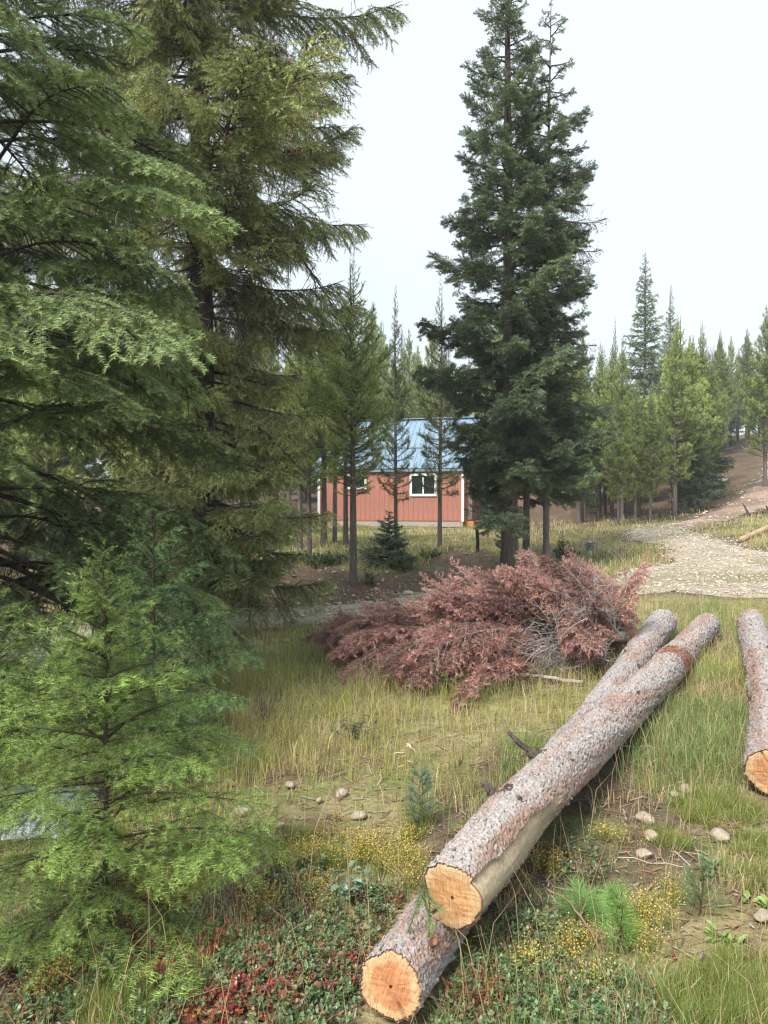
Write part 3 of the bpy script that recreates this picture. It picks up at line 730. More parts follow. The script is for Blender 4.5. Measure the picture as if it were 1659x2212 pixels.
# corner trim
for x, y in ((-.045, -.045), (W - .06, -.045)):
    part('corner_trim', *boxv(x, x + .105, y, y + .105, hz0 + .0, hz0 + HW - .03), M_WHITE, house)
part('corner_trim', *boxv(W - .06, W + .05, DEP - .06, DEP + .045, hz0, hz0 + HW - .03), M_WHITE, house)
part('floor_beam', *boxv(.0, W, -.02, .16, hz0 - .22, hz0 - .003), M_BEAM, house)
part('floor_beam', *boxv(W - .16, W - .003, .165, DEP, hz0 - .22, hz0 - .003), M_BEAM, house)
part('sill_board', *boxv(-.01, W + .01, -.03, .03, hz0 - .002, hz0 + .06), flat_mat('brown_sill', (.30, .12, .07), .8), house)
for i in range(6):
    x = .1 + i * (W - .4) / 5
    part('pier', *boxv(x, x + .22, .02, .24, -.5, hz0 - .223), M_CONC, house)
# roof of ribbed metal panels
fasc = part('roof', *boxv(-.3, W + .3, -EAVE + .03, -EAVE + .08, hz0 + HW - slope * EAVE - .13, hz0 + HW - slope * EAVE - .01), M_ROOF, house)
ang = math.atan(slope); sl = (DEP / 2 + EAVE) / math.cos(ang)
NP = 7; pw = (W + .6) / NP
mb = MB(); mb.add(*boxv(.002, pw - .002, 0, sl, -.012, 0))
for k in range(4):
    xk = .03 + k * pw / 4; V, F = boxv(xk, xk + .045, 0, sl, -.001, .028); V[4:, 0] = np.where(V[4:, 0] > xk + .02, xk + .032, xk + .013); mb.add(V, F)
pme = mb.mesh('roof_panel', [M_ROOF])
for i in range(NP):
    link('panel', pme, fasc, (-.3 + i * pw, -EAVE, hz0 + HW - slope * EAVE + .004), (ang, 0, 0))
    link('panel', pme, fasc, (-.3 + (i + 1) * pw, DEP + EAVE, hz0 + HW - slope * EAVE + .004), (ang, 0, math.pi))
part('ridge_cap', *boxv(-.32, W + .32, DEP / 2 - .15, DEP / 2 + .15, hz0 + HW + rise + .012, hz0 + HW + rise + .05), M_ROOF, fasc)
for yb in (1.05,):
    part('snow_rail', *boxv(-.2, W + .2, yb, yb + .03, hz0 + HW + slope * yb + .05, hz0 + HW + slope * yb + .09), M_ROOF, fasc)
# barge boards on the right gable
for s in (0, 1):
    V, F = boxv(0, .03, 0, sl, -.17, -.015); o2 = part('barge_board', V, F, M_WHITE, fasc)
    o2.location = (W + .268, -EAVE, hz0 + HW - slope * EAVE) if s == 0 else (W + .298, DEP + EAVE, hz0 + HW - slope * EAVE)
    o2.rotation_euler = (ang, 0, 0) if s == 0 else (ang, 0, math.pi)
def window(px0, px1, py0, py1, label=None):
    k = W / (1000 - 689); x0 = (px0 - 689) * k; x1 = (px1 - 689) * k
    zt = hz0 + HW - (py0 - 1014) / (1129 - 1014) * HW; zb = hz0 + HW - (py1 - 1014) / (1129 - 1014) * HW
    t = .1
    mb = MB()
    for a in ((x0, x1, -.06, -.012, zt - t, zt), (x0, x1, -.06, -.012, zb, zb + t), (x0, x0 + t, -.058, -.012, zb + t, zt - t), (x1 - t, x1, -.058, -.012, zb + t, zt - t)): mb.add(*boxv(*a))
    f = link('window', mb.mesh('window', [M_WHITE]), house)
    xm = (x0 + x1) / 2
    part('mullion', *boxv(xm - .03, xm + .03, -.045, -.012, zb + t, zt - t), M_WHITE, f)
    part('pane', *boxv(x0 + t, xm - .03, -.022, -.012, zb + t, zt - t), M_GLASS, f)
    part('pane', *boxv(xm + .03, x1 - t, -.026, -.012, zb + t, zt - t), M_GLASS, f)
    return f
window(889, 946, 1030, 1077)
window(745, 796, 1030, 1062)
# right end: upper window, porch deck with rail
gz_ = hz0 + HW
part('gable_trim', *boxv(W + .005, W + .05, .2, DEP - .2, gz_ + .02, gz_ + .16), M_WHITE, house)
wf = part('window', *boxv(W + .01, W + .05, 2.4, 3.8, gz_ + .35, gz_ + 1.25), M_WHITE, house)
part('pane', *boxv(W + .03, W + .058, 2.5, 3.7, gz_ + .45, gz_ + 1.15), M_GLASS, wf)
wf = part('door', *boxv(W + .01, W + .06, 1.2, 2.15, hz0 + .05, hz0 + 2.0), M_WHITE, house)
part('pane', *boxv(W + .03, W + .065, 1.35, 2.0, hz0 + 1.0, hz0 + 1.85), M_GLASS, wf)
dk = part('deck', *boxv(W + .06, W + 1.75, .3, DEP - .3, hz0 - .06, hz0 - .015), M_DECK, house)
part('deck_beam', *boxv(W + .04, W + 1.78, .24, .297, hz0 - .22, hz0 + .03), M_DECK, dk)
part('deck_beam', *boxv(W + 1.753, W + 1.8, .3, DEP - .3, hz0 - .22, hz0 + .03), M_DECK, dk)
for y in (.35, 2.2, 4.0, DEP - .45):
    part('deck_post', *boxv(W + 1.6, W + 1.7, y, y + .1, -.5, hz0 + .95), M_DECK if y < 1 else M_WHITE, dk)
for k in range(9):
    y = .55 + k * .6; part('baluster', *boxv(W + 1.63, W + 1.67, y, y + .04, hz0, hz0 + .88), M_WHITE, dk)
part('deck_rail', *boxv(W + 1.6, W + 1.7, .3, DEP - .3, hz0 + .9, hz0 + .955), M_WHITE, dk)

# ------------------------------------------------------------------ felled logs
def voro(u, v, per, seed):
    """jittered cells (u wraps after per): distance to the edge between cells, a number for each cell, offset from the cell's centre"""
    iu = np.floor(u).astype(np.int64); iv = np.floor(v).astype(np.int64)
    d1 = np.full(u.shape, 9.0); d2 = np.full(u.shape, 9.0); cid = np.zeros(u.shape); off = np.zeros(u.shape)
    for a in (-1, 0, 1):
        for b_ in (-1, 0, 1):
            cu = iu + a; cv = iv + b_; cm_ = np.mod(cu, per)
            jx = cu + .5 + .8 * (_h(cm_, cv, seed) - .5); jy = cv + .5 + .8 * (_h(cm_, cv, seed + 7) - .5)
            d = np.hypot(u - jx, v - jy); r = _h(cm_, cv, seed + 13); n_ = d < d1
            d2 = np.where(n_, d1, np.minimum(d2, d)); cid = np.where(n_, r, cid); off = np.where(n_, v - jy, off); d1 = np.where(n_, d, d1)
    return d2 - d1, cid, off

M_WOODEND, n, b, o = new_mat('fresh_cut_wood')
at_ = node(n, 'ShaderNodeAttribute', attribute_name='tint')
tc = node(n, 'ShaderNodeTexCoord'); nzw = noise(n, 6, 3, .5, tc.outputs['Object'])
vm = node(n, 'ShaderNodeVectorMath', operation='LENGTH'); n.links.new(tc.outputs['Object'], vm.inputs[0])
ma = node(n, 'ShaderNodeMath', operation='MULTIPLY_ADD'); n.links.new(nzw.outputs['Fac'], ma.inputs[0]); ma.inputs[1].default_value = .012; n.links.new(vm.outputs['Value'], ma.inputs[2])
mf = node(n, 'ShaderNodeMath', operation='MULTIPLY'); n.links.new(ma.outputs[0], mf.inputs[0]); mf.inputs[1].default_value = 900
sn = node(n, 'ShaderNodeMath', operation='SINE'); n.links.new(mf.outputs[0], sn.inputs[0])
mr = node(n, 'ShaderNodeMapRange'); n.links.new(sn.outputs[0], mr.inputs[0]); mr.inputs[1].default_value = -1; mr.inputs[3].default_value = .42; mr.inputs[4].default_value = .54
c = mixc(n, .8, at_.outputs['Color'], mr.outputs[0], 'OVERLAY')
mp = mapping(n, (8, 160, 8)); saw = noise(n, 3, 4, .6, mp)
c = mixc(n, .75, c, saw.outputs['Fac'], 'OVERLAY')
blot = noise(n, 22, 5, .65, tc.outputs['Object']); c = mixc(n, .6, c, blot.outputs['Fac'], 'OVERLAY')
dirt = ramp(n, noise(n, 34, 6, .7, tc.outputs['Object']).outputs['Fac'], [(.56, (0, 0, 0)), (.72, (1, 1, 1))]); c = mixc(n, dirt.outputs[0], c, (.20, .12, .08))
n.links.new(c, b.inputs['Base Color']); b.inputs['Roughness'].default_value = .75; b.inputs['Specular IOR Level'].default_value = .2
bump(n, b, saw.outputs['Fac'], .5, .003)

def frames(path, step):
    path = np.asarray(path, float); d = np.concatenate([[0], np.cumsum(np.linalg.norm(np.diff(path, axis=0), axis=1))])
    return d
def build_log(label, path, rads, seed, near_step=.0045, far_step=.03, nU=150, bare=None, tone=(.40, .36, .335), red=.3, group='felled logs', end_tilt=0.0, endcol=(.60, .30, .12)):
    """path: world points from the near cut end to the far one"""
    path = np.asarray(path, float); d = frames(path, .1); Lg = d[-1]
    s = [0.0]
    while s[-1] < Lg: s.append(min(Lg, s[-1] + near_step + (far_step - near_step) * (s[-1] / Lg) ** .8))
    s = np.array(s)
    # smooth the path
    ss = np.linspace(0, Lg, 60); pc = np.stack([np.interp(ss, d, path[:, k]) for k in range(3)], 1)
    for _ in range(14): pc[1:-1] = (pc[:-2] + pc[1:-1] * 2 + pc[2:]) / 4
    pts = np.stack([np.interp(s, ss, pc[:, k]) for k in range(3)], 1); rad = np.interp(s, d, rads)
    T = unit(np.gradient(pts, axis=0)); 
    for _ in range(3): T = unit(np.vstack([T[:1], (T[:-2] + T[1:-1] + T[2:]) / 3, T[-1:]]))
    Rt = unit(np.cross(T, [0, 0, 1.0])); Up = np.cross(Rt, T)
    th = np.linspace(0, 2 * np.pi, nU, endpoint=False)
    S, A = np.meshgrid(s, th, indexing='ij'); R0 = rad[:, None] * np.ones_like(A)
    # lumps of the trunk
    lump = 1 + .11 * (fbm(np.cos(A) * 1.3 + 5, S * 1.8 + np.sin(A) * 1.3, seed, 3) - .5) * 2 + .03 * np.cos(2 * A + S)
    per = max(8, int(round(2 * np.pi * rad.mean() / .016)))
    per2 = max(14, int(round(2 * np.pi * rad.mean() / .0065)))
    wob = .5 * (fbm(A * 3, S * 14, seed + 4, 3) - .5)
    e1, c1, o1 = voro(A / (2 * np.pi) * per + wob, S / .020 + .7 * fbm(A * 4, S * 9, seed + 8, 2), per, seed)
    e2, c2, o2 = voro(A / (2 * np.pi) * per2, S / .011, per2, seed + 50)
    crack = (1 - smooth(.01, .17, e1)) * smooth(.2, .42, fbm(A * 5, S * 16, seed + 61, 3) + .25 * (c1 - .5)); crack2 = 1 - smooth(.01, .16, e2)
    relief = .0065 * c1 - .007 * crack + .0022 * c2 - .0012 * crack2 + .006 * o1
    bm = np.zeros_like(A)
    if bare is not None: bm = bare(S, A)
    relief = relief + .010 * (fbm(np.cos(A) * 2.2 + 3, S * 5 + np.sin(A) * 2.2, seed + 77, 3) - .5) + .006 * np.maximum(0, np.sin(S * 9 + 2 * np.sin(A + seed))) * (fbm(A * 2, S * 6, seed + 79, 2) - .4)
    relief = relief * (1 - bm) - .009 * bm + bm * .0035 * (fbm(A * 5, S * 7, seed + 70, 4) - .5)
    R = R0 * lump + relief
    V = pts[:, None, :] + R[..., None] * (np.cos(A)[..., None] * Rt[:, None, :] + np.sin(A)[..., None] * Up[:, None, :])
    # cut end a little aslant
    V = V + (end_tilt * np.exp(-S / .12) * np.sin(A) * R0)[..., None] * T[:, None, :]
    tone = np.array(tone); plate = tone * (.84 + .26 * c1[..., None]) ; plate = plate * (np.array([1.04, .99, .97]) ** ((c2[..., None] - .5) * 4))
    rust = smooth(.55 - red * .35, .85 - red * .2, fbm(np.cos(A) * 1.6 + 9, S * 2.3 + np.sin(A) * 1.6, seed + 21, 4) + .28 * (c2 - .5))
    C = plate + (np.array([.30, .165, .11]) * (.7 + .6 * c2[..., None]) - plate) * (rust * .75)[..., None]
    C = C + (np.array([.085, .058, .048]) - C) * (np.clip(crack * .9 + crack2 * .14, 0, 1))[..., None]
    woodc = np.array([.46, .365, .25]) * (.72 + .56 * fbm(A * 2.5, S * 5, seed + 33, 4)[..., None])
    grey = smooth(.45, .65, fbm(A * 2, S * 3, seed + 35, 3)); woodc = woodc + (np.array([.37, .33, .28]) - woodc) * (grey * .6)[..., None]
    C = C + (woodc - C) * bm[..., None]
    n_, m_ = A.shape
    i = np.arange(n_ - 1)[:, None] * m_; j = np.arange(m_)[None, :]; k = (j + 1) % m_
    q = np.stack([i + j, i + k, i + m_ + k, i + m_ + j], -1).reshape(-1, 4)
    F = np.concatenate([q[:, [0, 2, 1]], q[:, [0, 3, 2]]])
    base = pts[0].copy(); base[2] -= rads[0]
    root = empty('felled_log', base); tag(root, label, 'log', group)
    me = raw_mesh('log_bark', V.reshape(-1, 3) - base, F, C.reshape(-1, 3), np.zeros(len(F)), np.ones(len(F), bool), [M_LOGBARK])
    link('bark', me, root)
    # cut faces: polar grid, a bark rim, a check crack, saw ridges
    for end in (0, -1):
        ring = V[end]; cen = pts[end]; t = -T[0] if end == 0 else T[-1]
        nr = 26; fr = np.linspace(0, 1, nr) ** .8
        rr_ = ring[None, :, :] * 0 + cen + (ring - cen)[None] * (fr * .995)[:, None, None]
        aa = th[None, :] * np.ones((nr, 1)); ff = fr[:, None] * np.ones((1, nU))
        rw = np.linalg.norm((ring - cen), axis=1).mean()
        a0 = {11: -1.0, 23: -2.35, 35: 2.0}[seed]; da = np.angle(np.exp(1j * (aa - a0))); gap = np.exp(-(da * ff * rw / (.0022 + .003 * ff)) ** 2) * smooth(.35, .8, ff)
        da2 = np.angle(np.exp(1j * (aa - a0 - 1.3))); gap2 = np.exp(-(da2 * ff * rw / .002) ** 2) * smooth(.1, .3, ff) * smooth(.65, .5, ff)
        dpt = .004 * (1 - smooth(.9, 1, ff)) - .028 * gap - .003 * gap2 + .0035 * (fbm(ff * np.cos(aa) * 2 + 3, ff * np.sin(aa) * 14, seed + 90, 3) - .5)
        dpt = np.where(ff > .955, -.005 + 0 * dpt, dpt); dpt[-1] = 0
        Vd = rr_ + dpt[..., None] * t
        ec = np.array(endcol); sap = np.array([.52, .355, .19])
        Cd = ec[None, None, :] * (.8 + .4 * fbm(ff * np.cos(aa) * 3 + 7, ff * np.sin(aa) * 3, seed + 95, 3)[..., None])
        Cd = Cd + (sap - Cd) * (smooth(.62, .74, ff + .1 * (fbm(np.cos(aa) * 1.2, np.sin(aa) * 1.2 + 4, seed + 97, 2) - .5)) * .75)[..., None]
        Cd = np.where((ff > .945)[..., None], np.array([.12, .055, .035]), Cd)
        n2, m2 = ff.shape
        i = np.arange(n2 - 1)[:, None] * m2
        q = np.stack([i + j, i + k, i + m2 + k, i + m2 + j], -1).reshape(-1, 4)
        F2 = np.concatenate([q[:, [0, 1, 2]], q[:, [0, 2, 3]]])
        if end == -1: F2 = F2[:, ::-1]
        me = raw_mesh('cut_face', Vd.reshape(-1, 3) - cen, F2, Cd.reshape(-1, 3), np.zeros(len(F2)), np.ones(len(F2), bool), [M_WOODEND])
        link('cut_face', me, root, Vector(cen - base))
    # loose bark flakes standing off the surface
    rng = np.random.default_rng(seed); nf = 480
    fi = (len(s) * rng.random(nf)).astype(int) % len(s); fj = (nU * rng.random(nf)).astype(int)
    ok = (bm[fi, fj] < .3) & (np.sin(th[fj]) > -.75); fi = fi[ok]; fj = fj[ok]
    pw = V[fi, fj]; nrm = np.cos(th[fj])[:, None] * Rt[fi] + np.sin(th[fj])[:, None] * Up[fi]; tt_ = T[fi]; sd = np.cross(nrm, tt_)
    ln_ = (.006 + .012 * rng.random(len(fi)))[:, None]; wd_ = (.003 + .005 * rng.random(len(fi)))[:, None]; lift = (.001 + .006 * rng.random(len(fi)) ** 2)[:, None]
    rot = rng.normal(0, .5, len(fi))[:, None]; tx = np.cos(rot) * tt_ + np.sin(rot) * sd; sy = np.cross(nrm, tx)
    a_ = pw - tx * ln_ - sy * wd_ * .7; b_ = pw - tx * ln_ * .8 + sy * wd_; c_ = pw + tx * ln_ + sy * wd_ * .6 + nrm * lift; d_ = pw + tx * ln_ * .9 - sy * wd_ + nrm * lift * 1.3
    up_ = nrm * .0018
    Vf = np.stack([a_ + up_, b_ + up_, c_ + up_, d_ + up_, a_ - up_, b_ - up_, c_ - up_, d_ - up_], 1).reshape(-1, 3)
    tri = np.array([(0, 1, 2), (0, 2, 3), (0, 4, 5), (0, 5, 1), (1, 5, 6), (1, 6, 2), (2, 6, 7), (2, 7, 3), (3, 7, 4), (3, 4, 0)])
    Ff = (np.arange(len(fi))[:, None, None] * 8 + tri[None]).reshape(-1, 3)
    Cf = np.repeat((tone * (.55 + .5 * rng.random((len(fi), 1)))), 8, axis=0)
    mb = MB(); mb.add(Vf - base, Ff, Cf); fo = link('bark_flakes', mb.mesh('bark_flakes', [M_LOGBARK]), root); fo['kind'] = 'stuff'
    def point(sv, ang_):
        i_ = int(np.searchsorted(s, sv)); nn = math.cos(ang_) * Rt[i_] + math.sin(ang_) * Up[i_]
        return pts[i_] + nn * rad[i_] * .97 - base, nn, T[i_]
    return root, point, Lg

def gpt(px, Y, up): x = (px - CX) / F_PX * Y; return np.array([x, Y, g1(x, Y) + up])
lowp = [at(845, 2130, 2.42), at(945, 1985, 2.83), at(1065, 1840, 3.35), at(1180, 1690, 4.08), at(1300, 1535, 5.15), at(1372, 1430, 6.3), at(1432, 1343, 7.6)]
lowr = [.101, .106, .112, .116, .12, .122, .124]
upp = [at(978, 1938, 2.62), at(1090, 1795, 3.12), at(1190, 1680, 3.68), at(1300, 1578, 4.45), at(1398, 1487, 5.35), at(1478, 1405, 6.45), at(1528, 1350, 7.5)]
upr = [.112, .118, .116, .122, .125, .118, .112]
rgp = [at(1665, 1668, 3.98), at(1668, 1560, 4.75), at(1655, 1465, 5.55), at(1632, 1390, 6.55), at(1622, 1345, 7.3)]
rgr = [.118, .122, .123, .12, .12]
print('LOGZ', [round(p[2] - r - g1(p[0], p[1]), 3) for p, r in zip(lowp, lowr)], [round(p[2] - r - g1(p[0], p[1]), 3) for p, r in zip(upp, upr)], [round(p[2] - r - g1(p[0], p[1]), 3) for p, r in zip(rgp, rgr)])
def stripped(S, A):
    cen_ = .0 - .15 * S; wd_ = .74 - .30 * S + .22 * (fbm(S * 9, A * 3, 41, 3) - .5) * 2
    d_ = np.abs(np.angle(np.exp(1j * (A - cen_))))
    return smooth(.06, -.03, d_ - wd_) * smooth(.98, .86, S + .12 * (fbm(A * 4, S * 4, 43, 3) - .5))
low_root, low_pt, low_L = build_log('lower felled log with orange sawn end, pinned beneath another log', lowp, lowr, 11, tone=(.38, .34, .325), red=.24, end_tilt=.15, endcol=(.46, .20, .09))
up_root, up_pt, up_L = build_log('upper felled log lying across another, bark stripped near its pale sawn end', upp, upr, 23, bare=stripped, tone=(.40, .355, .33), red=.42, endcol=(.50, .265, .12))
rg_root, rg_pt, rg_L = build_log('separate felled log at the right edge, sawn end cut by the frame', rgp, rgr, 35, near_step=.008, nU=120, tone=(.38, .335, .315), red=.3, endcol=(.44, .21, .10))
def stub(root, pt, sv, ang_, l, r, dirw, name='branch_stub', col=(.13, .10, .085), seed=1):
    p, nn, t = pt(sv, ang_); rng = np.random.default_rng(seed); d0 = unit(nn + np.array(dirw)); q = np.linspace(0, 1, 9)
    pts = p - nn * .01 + np.outer(q * l, d0) + np.cumsum(rng.normal(0, l * .012, (9, 3)), 0)
    V, F = tube(pts, r * (1.5 * np.exp(-q * 9) + 1 - .62 * q) * (.85 + .3 * rng.random(9)), 9, True)
    V = V + rng.normal(0, r * .09, V.shape)
    mb = MB(); mb.add(V, F, np.array(col) * (.6 + .8 * rng.random((len(V), 1)))); return link(name, mb.mesh(name, [M_BARK]), root)
stub(up_root, up_pt, 1.22, 2.35, .22, .022, (-.5, -.5, .25), seed=3)
stub(up_root, up_pt, .70, 2.45, .09, .03, (-.2, -.1, .2), seed=4)
stub(up_root, up_pt, .62, 1.25, .03, .02, (0, 0, .1), seed=5)
stub(up_root, up_pt, 2.0, -.5, .04, .02, (.2, -.3, 0), seed=6)
def knot(root, pt, sv, ang_, a, b_, seed=1):
    p, nn, t = pt(sv, ang_); sd = np.cross(nn, t); th = np.linspace(0, 2 * np.pi, 20, endpoint=False); mb = MB()
    rings = [(1.25, .004, (.10, .05, .04)), (1.0, .014, (.12, .06, .045)), (.82, .012, (.36, .17, .10)), (.3, .010, (.44, .22, .13))]
    V = []; C = []
    for k, h_, c_ in rings:
        V.append(p + nn * (.005 + h_) + k * (np.cos(th)[:, None] * t * a + np.sin(th)[:, None] * sd * b_)); C.append(np.tile(c_, (20, 1)))
    V = np.concatenate(V + [[p + nn * .015]]); C = np.concatenate(C + [[(.4, .2, .12)]])
    F = []
    for r_ in range(3):
        for j in range(20): k = (j + 1) % 20; F += [(r_ * 20 + j, r_ * 20 + k, r_ * 20 + 20 + k), (r_ * 20 + j, r_ * 20 + 20 + k, r_ * 20 + 20 + j)]
    F += [(60 + j, 60 + (j + 1) % 20, 80) for j in range(20)]
    mb.add(V, F, C, 0, True); return link('knot', mb.mesh('knot', [M_LOGBARK]), root)
stub(up_root, up_pt, 2.6, 1.0, .035, .018, (0, 0, .2), seed=7); stub(up_root, up_pt, 3.3, 2.2, .05, .018, (-.2, 0, .2), seed=8); stub(low_root, low_pt, 4.2, 1.9, .04, .018, (-.2, 0, .2), seed=9); stub(rg_root, rg_pt, 1.1, 2.6, .05, .018, (-.3, 0, .1), seed=10); stub(rg_root, rg_pt, 2.2, 1.2, .035, .018, (0, 0, .2), seed=11)
knot(low_root, low_pt, .47, 1.15, .034, .016); knot(low_root, low_pt, .16, .75, .022, .011)
# ------------------------------------------------------------------ felled red tree
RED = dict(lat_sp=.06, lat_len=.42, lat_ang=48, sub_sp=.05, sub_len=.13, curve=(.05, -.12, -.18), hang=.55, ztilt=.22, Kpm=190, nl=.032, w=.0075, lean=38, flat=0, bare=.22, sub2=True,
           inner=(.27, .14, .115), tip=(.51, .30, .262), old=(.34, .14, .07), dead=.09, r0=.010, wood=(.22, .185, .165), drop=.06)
red_v = variants('red', [dict(RED, seed=81, L=1.05), dict(RED, seed=82, L=.85), dict(RED, seed=83, L=.65), dict(RED, seed=84, L=.45), dict(RED, seed=85, L=.95, curve=(.1, .1, -.45))])
BARE = dict(lat_sp=.055, lat_len=.5, lat_ang=42, sub_sp=.045, sub_len=.16, curve=(.05, .1, -.1), hang=.1, ztilt=.3, Kpm=0, r0=.009, wood=(.36, .32, .295), sub2=False)
def bare_branch(seed, L):
    rng = np.random.default_rng(seed); mb = MB()
    def rec(p, d, l, r, lev):
        n_ = 5; q = np.linspace(0, 1, n_); bend_ = rng.normal(0, .16, 3)
        pts = p + np.outer(q * l, d) + np.outer(q ** 2 * l, bend_)
        V, F = tube(pts, r * (1 - .65 * q), 4 if lev < 2 else 3); mb.add(V, F, np.array([.34, .30, .275]) * (.7 + .5 * rng.random()), 0, True)
        if lev >= 3: return
        for k in range((7, 5, 3)[lev]):
            t = .18 + .8 * rng.random(); i = min(n_ - 2, int(t * (n_ - 1))); pp = pts[i] + (pts[i + 1] - pts[i]) * (t * (n_ - 1) - i)
            rec(pp, unit(d + rng.normal(0, .62, 3)), l * (.62 - .3 * t) * (.7 + .5 * rng.random()), r * .55, lev + 1)
    rec(np.zeros(3), np.array([1.0, 0, 0]), L, .0075, 0)
    return mb.mesh('bare_branch', [M_TWIG]), L
bare_v = [bare_branch(90 + k, l) for k, l in enumerate((.75, .6, .5))]
butt = at(1350, 1400, 6.6); tipp = at(700, 1372, 7.9); tipp[2] = g1(tipp[0], tipp[1]) + .12; butt[2] = max(butt[2], g1(butt[0], butt[1]) + .26)
rt = empty('felled_spruce', (butt[0], butt[1], g1(butt[0], butt[1]))); tag(rt, 'felled conifer with rusty red dead needles lying beside the log pile', 'dead tree')
ax = tipp - butt; axL = np.linalg.norm(ax); axu = ax / axL; rl = np.array(rt.location)
q = np.linspace(.0, 1, 16); pts = butt - rl + np.outer(q, ax); pts[:, 2] += .06 * np.sin(q * 3)
mb = MB(); V, F = tube(pts, .05 * (1 - .85 * np.clip(q, 0, 1)), 8, True); mb.add(V, F, (.2, .17, .15), 0, True); link('trunk', mb.mesh('trunk', [M_BARK]), rt)
rng = np.random.default_rng(8)
sd_ = unit(np.cross(axu, [0, 0, 1.0])); up_ = np.cross(sd_, axu)
def red_add(t, phi, R, swd, vs, name='branch', roll=0):
    p = butt + ax * t + np.array([0, 0, .06 * math.sin(t * 3)])
    out_ = math.cos(phi) * sd_ + math.sin(phi) * up_
    d = unit(out_ * math.sin(swd) + axu * math.cos(swd))
    gl = g1(p[0] + d[0] * R, p[1] + d[1] * R) + .05
    endz = p[2] + d[2] * R
    if endz < gl: d = unit(d + np.array([0, 0, (gl - endz) / R]))
    best = vs[int(rng.integers(len(vs)))] if name != 'branch' else sorted(vs, key=lambda v: abs(math.log(v[1] / R)) + .3 * rng.random())[0]
    s = R / best[1]
    xa = Vector(d); za = Vector((0, 0, 1)); ya = za.cross(xa).normalized(); za = xa.cross(ya)
    m3 = Matrix((xa, ya, za)).transposed() @ Matrix.Rotation(roll, 3, 'X')
    o_ = link(name, best[0], rt); o_.matrix_local = Matrix.Translation(Vector(p - rl)) @ m3.to_4x4() @ Matrix.Scale(s, 4)
for i in range(225):
    f = (i + rng.random()) / 225; t = .02 + .98 * f; phi = rng.random() * 2 * math.pi
    if math.sin(phi) < -.6 and rng.random() < .5: phi = -phi
    # the near side of the lowest whorls has lost its needles: one looks into the open crown there
    if t < .17 and math.sin(phi) < .5 and math.cos(phi) < .1 and rng.random() < .93: continue
    su, front = max(0, math.sin(phi)), max(0, -math.cos(phi))
    R = (.84 + .85 * front * (1 - su) * smooth(.8, .5, f) - .10 * su) * ((1 - f) ** .62 * .88 + .26)
    red_add(t, phi, R * (.75 + .35 * rng.random()), math.radians(60 - 20 * f + rng.normal(0, 10)), red_v, roll=rng.normal(0, .5))
for i in range(24):
    red_add(.02 + .08 * rng.random(), math.pi * (-.1 + 1.05 * i / 23), (.70) * (.8 + .25 * rng.random()), math.radians(80 + rng.normal(0, 9)), red_v, roll=rng.normal(0, .5))
for i in range(22):
    red_add(.0 + .10 * rng.random(), math.pi + rng.normal(.15, .6), .68 * (.7 + .6 * rng.random()), math.radians(70 + rng.normal(0, 18)), bare_v, 'bare_branch', rng.random() * 6)

# ------------------------------------------------------------------ stones, stumps, poles, odds and ends
import bmesh
def ico(sub):
    bm = bmesh.new(); bmesh.ops.create_icosphere(bm, subdivisions=sub, radius=1.0)
    V = np.array([v.co[:] for v in bm.verts]); bm.faces.ensure_lookup_table(); F = np.array([[v.index for v in f.verts] for f in bm.faces]); bm.free(); return V, F
ICO2, ICO3 = ico(2), ico(3)
def rock(px, py, wpx, label, aspect=.62, col=(.52, .44, .34), seed=0, sink=.5):
    p = hit(px, py); r = wpx / F_PX * p[1] / 2; rng = np.random.default_rng(seed + int(px))
    V, F = ICO3 if wpx > 25 else ICO2; V = V.copy()
    sc_ = np.array([1, .65 + .5 * rng.random(), aspect])
    for k in range(9):
        d = unit(rng.normal(size=3)); lim = .5 + .3 * rng.random(); e = V @ d; V = V - np.outer(np.maximum(0, e - lim) * .85, d)
    V = V * (1 + .16 * (fbm(V[:, 0] * 1.7 + V[:, 2], V[:, 1] * 1.7 - V[:, 2], seed + int(px), 3) - .5))[:, None] * sc_ * r
    a = rng.random() * 6; c, s = math.cos(a), math.sin(a); V = V @ np.array([[c, -s, 0], [s, c, 0], [0, 0, 1]])
    C = np.array(col) * (.75 + .5 * fbm(V[:, 0] / r * 2, V[:, 1] / r * 2 + V[:, 2] / r, seed, 3))[:, None]
    mb = MB(); mb.add(V, F, C, 0, True); o = link('rock', mb.mesh('rock', [M_STONE])); o.location = (p[0], p[1], p[2] + r * aspect * (1 - 2 * sink) + .02)
    tag(o, label, 'rock'); return o
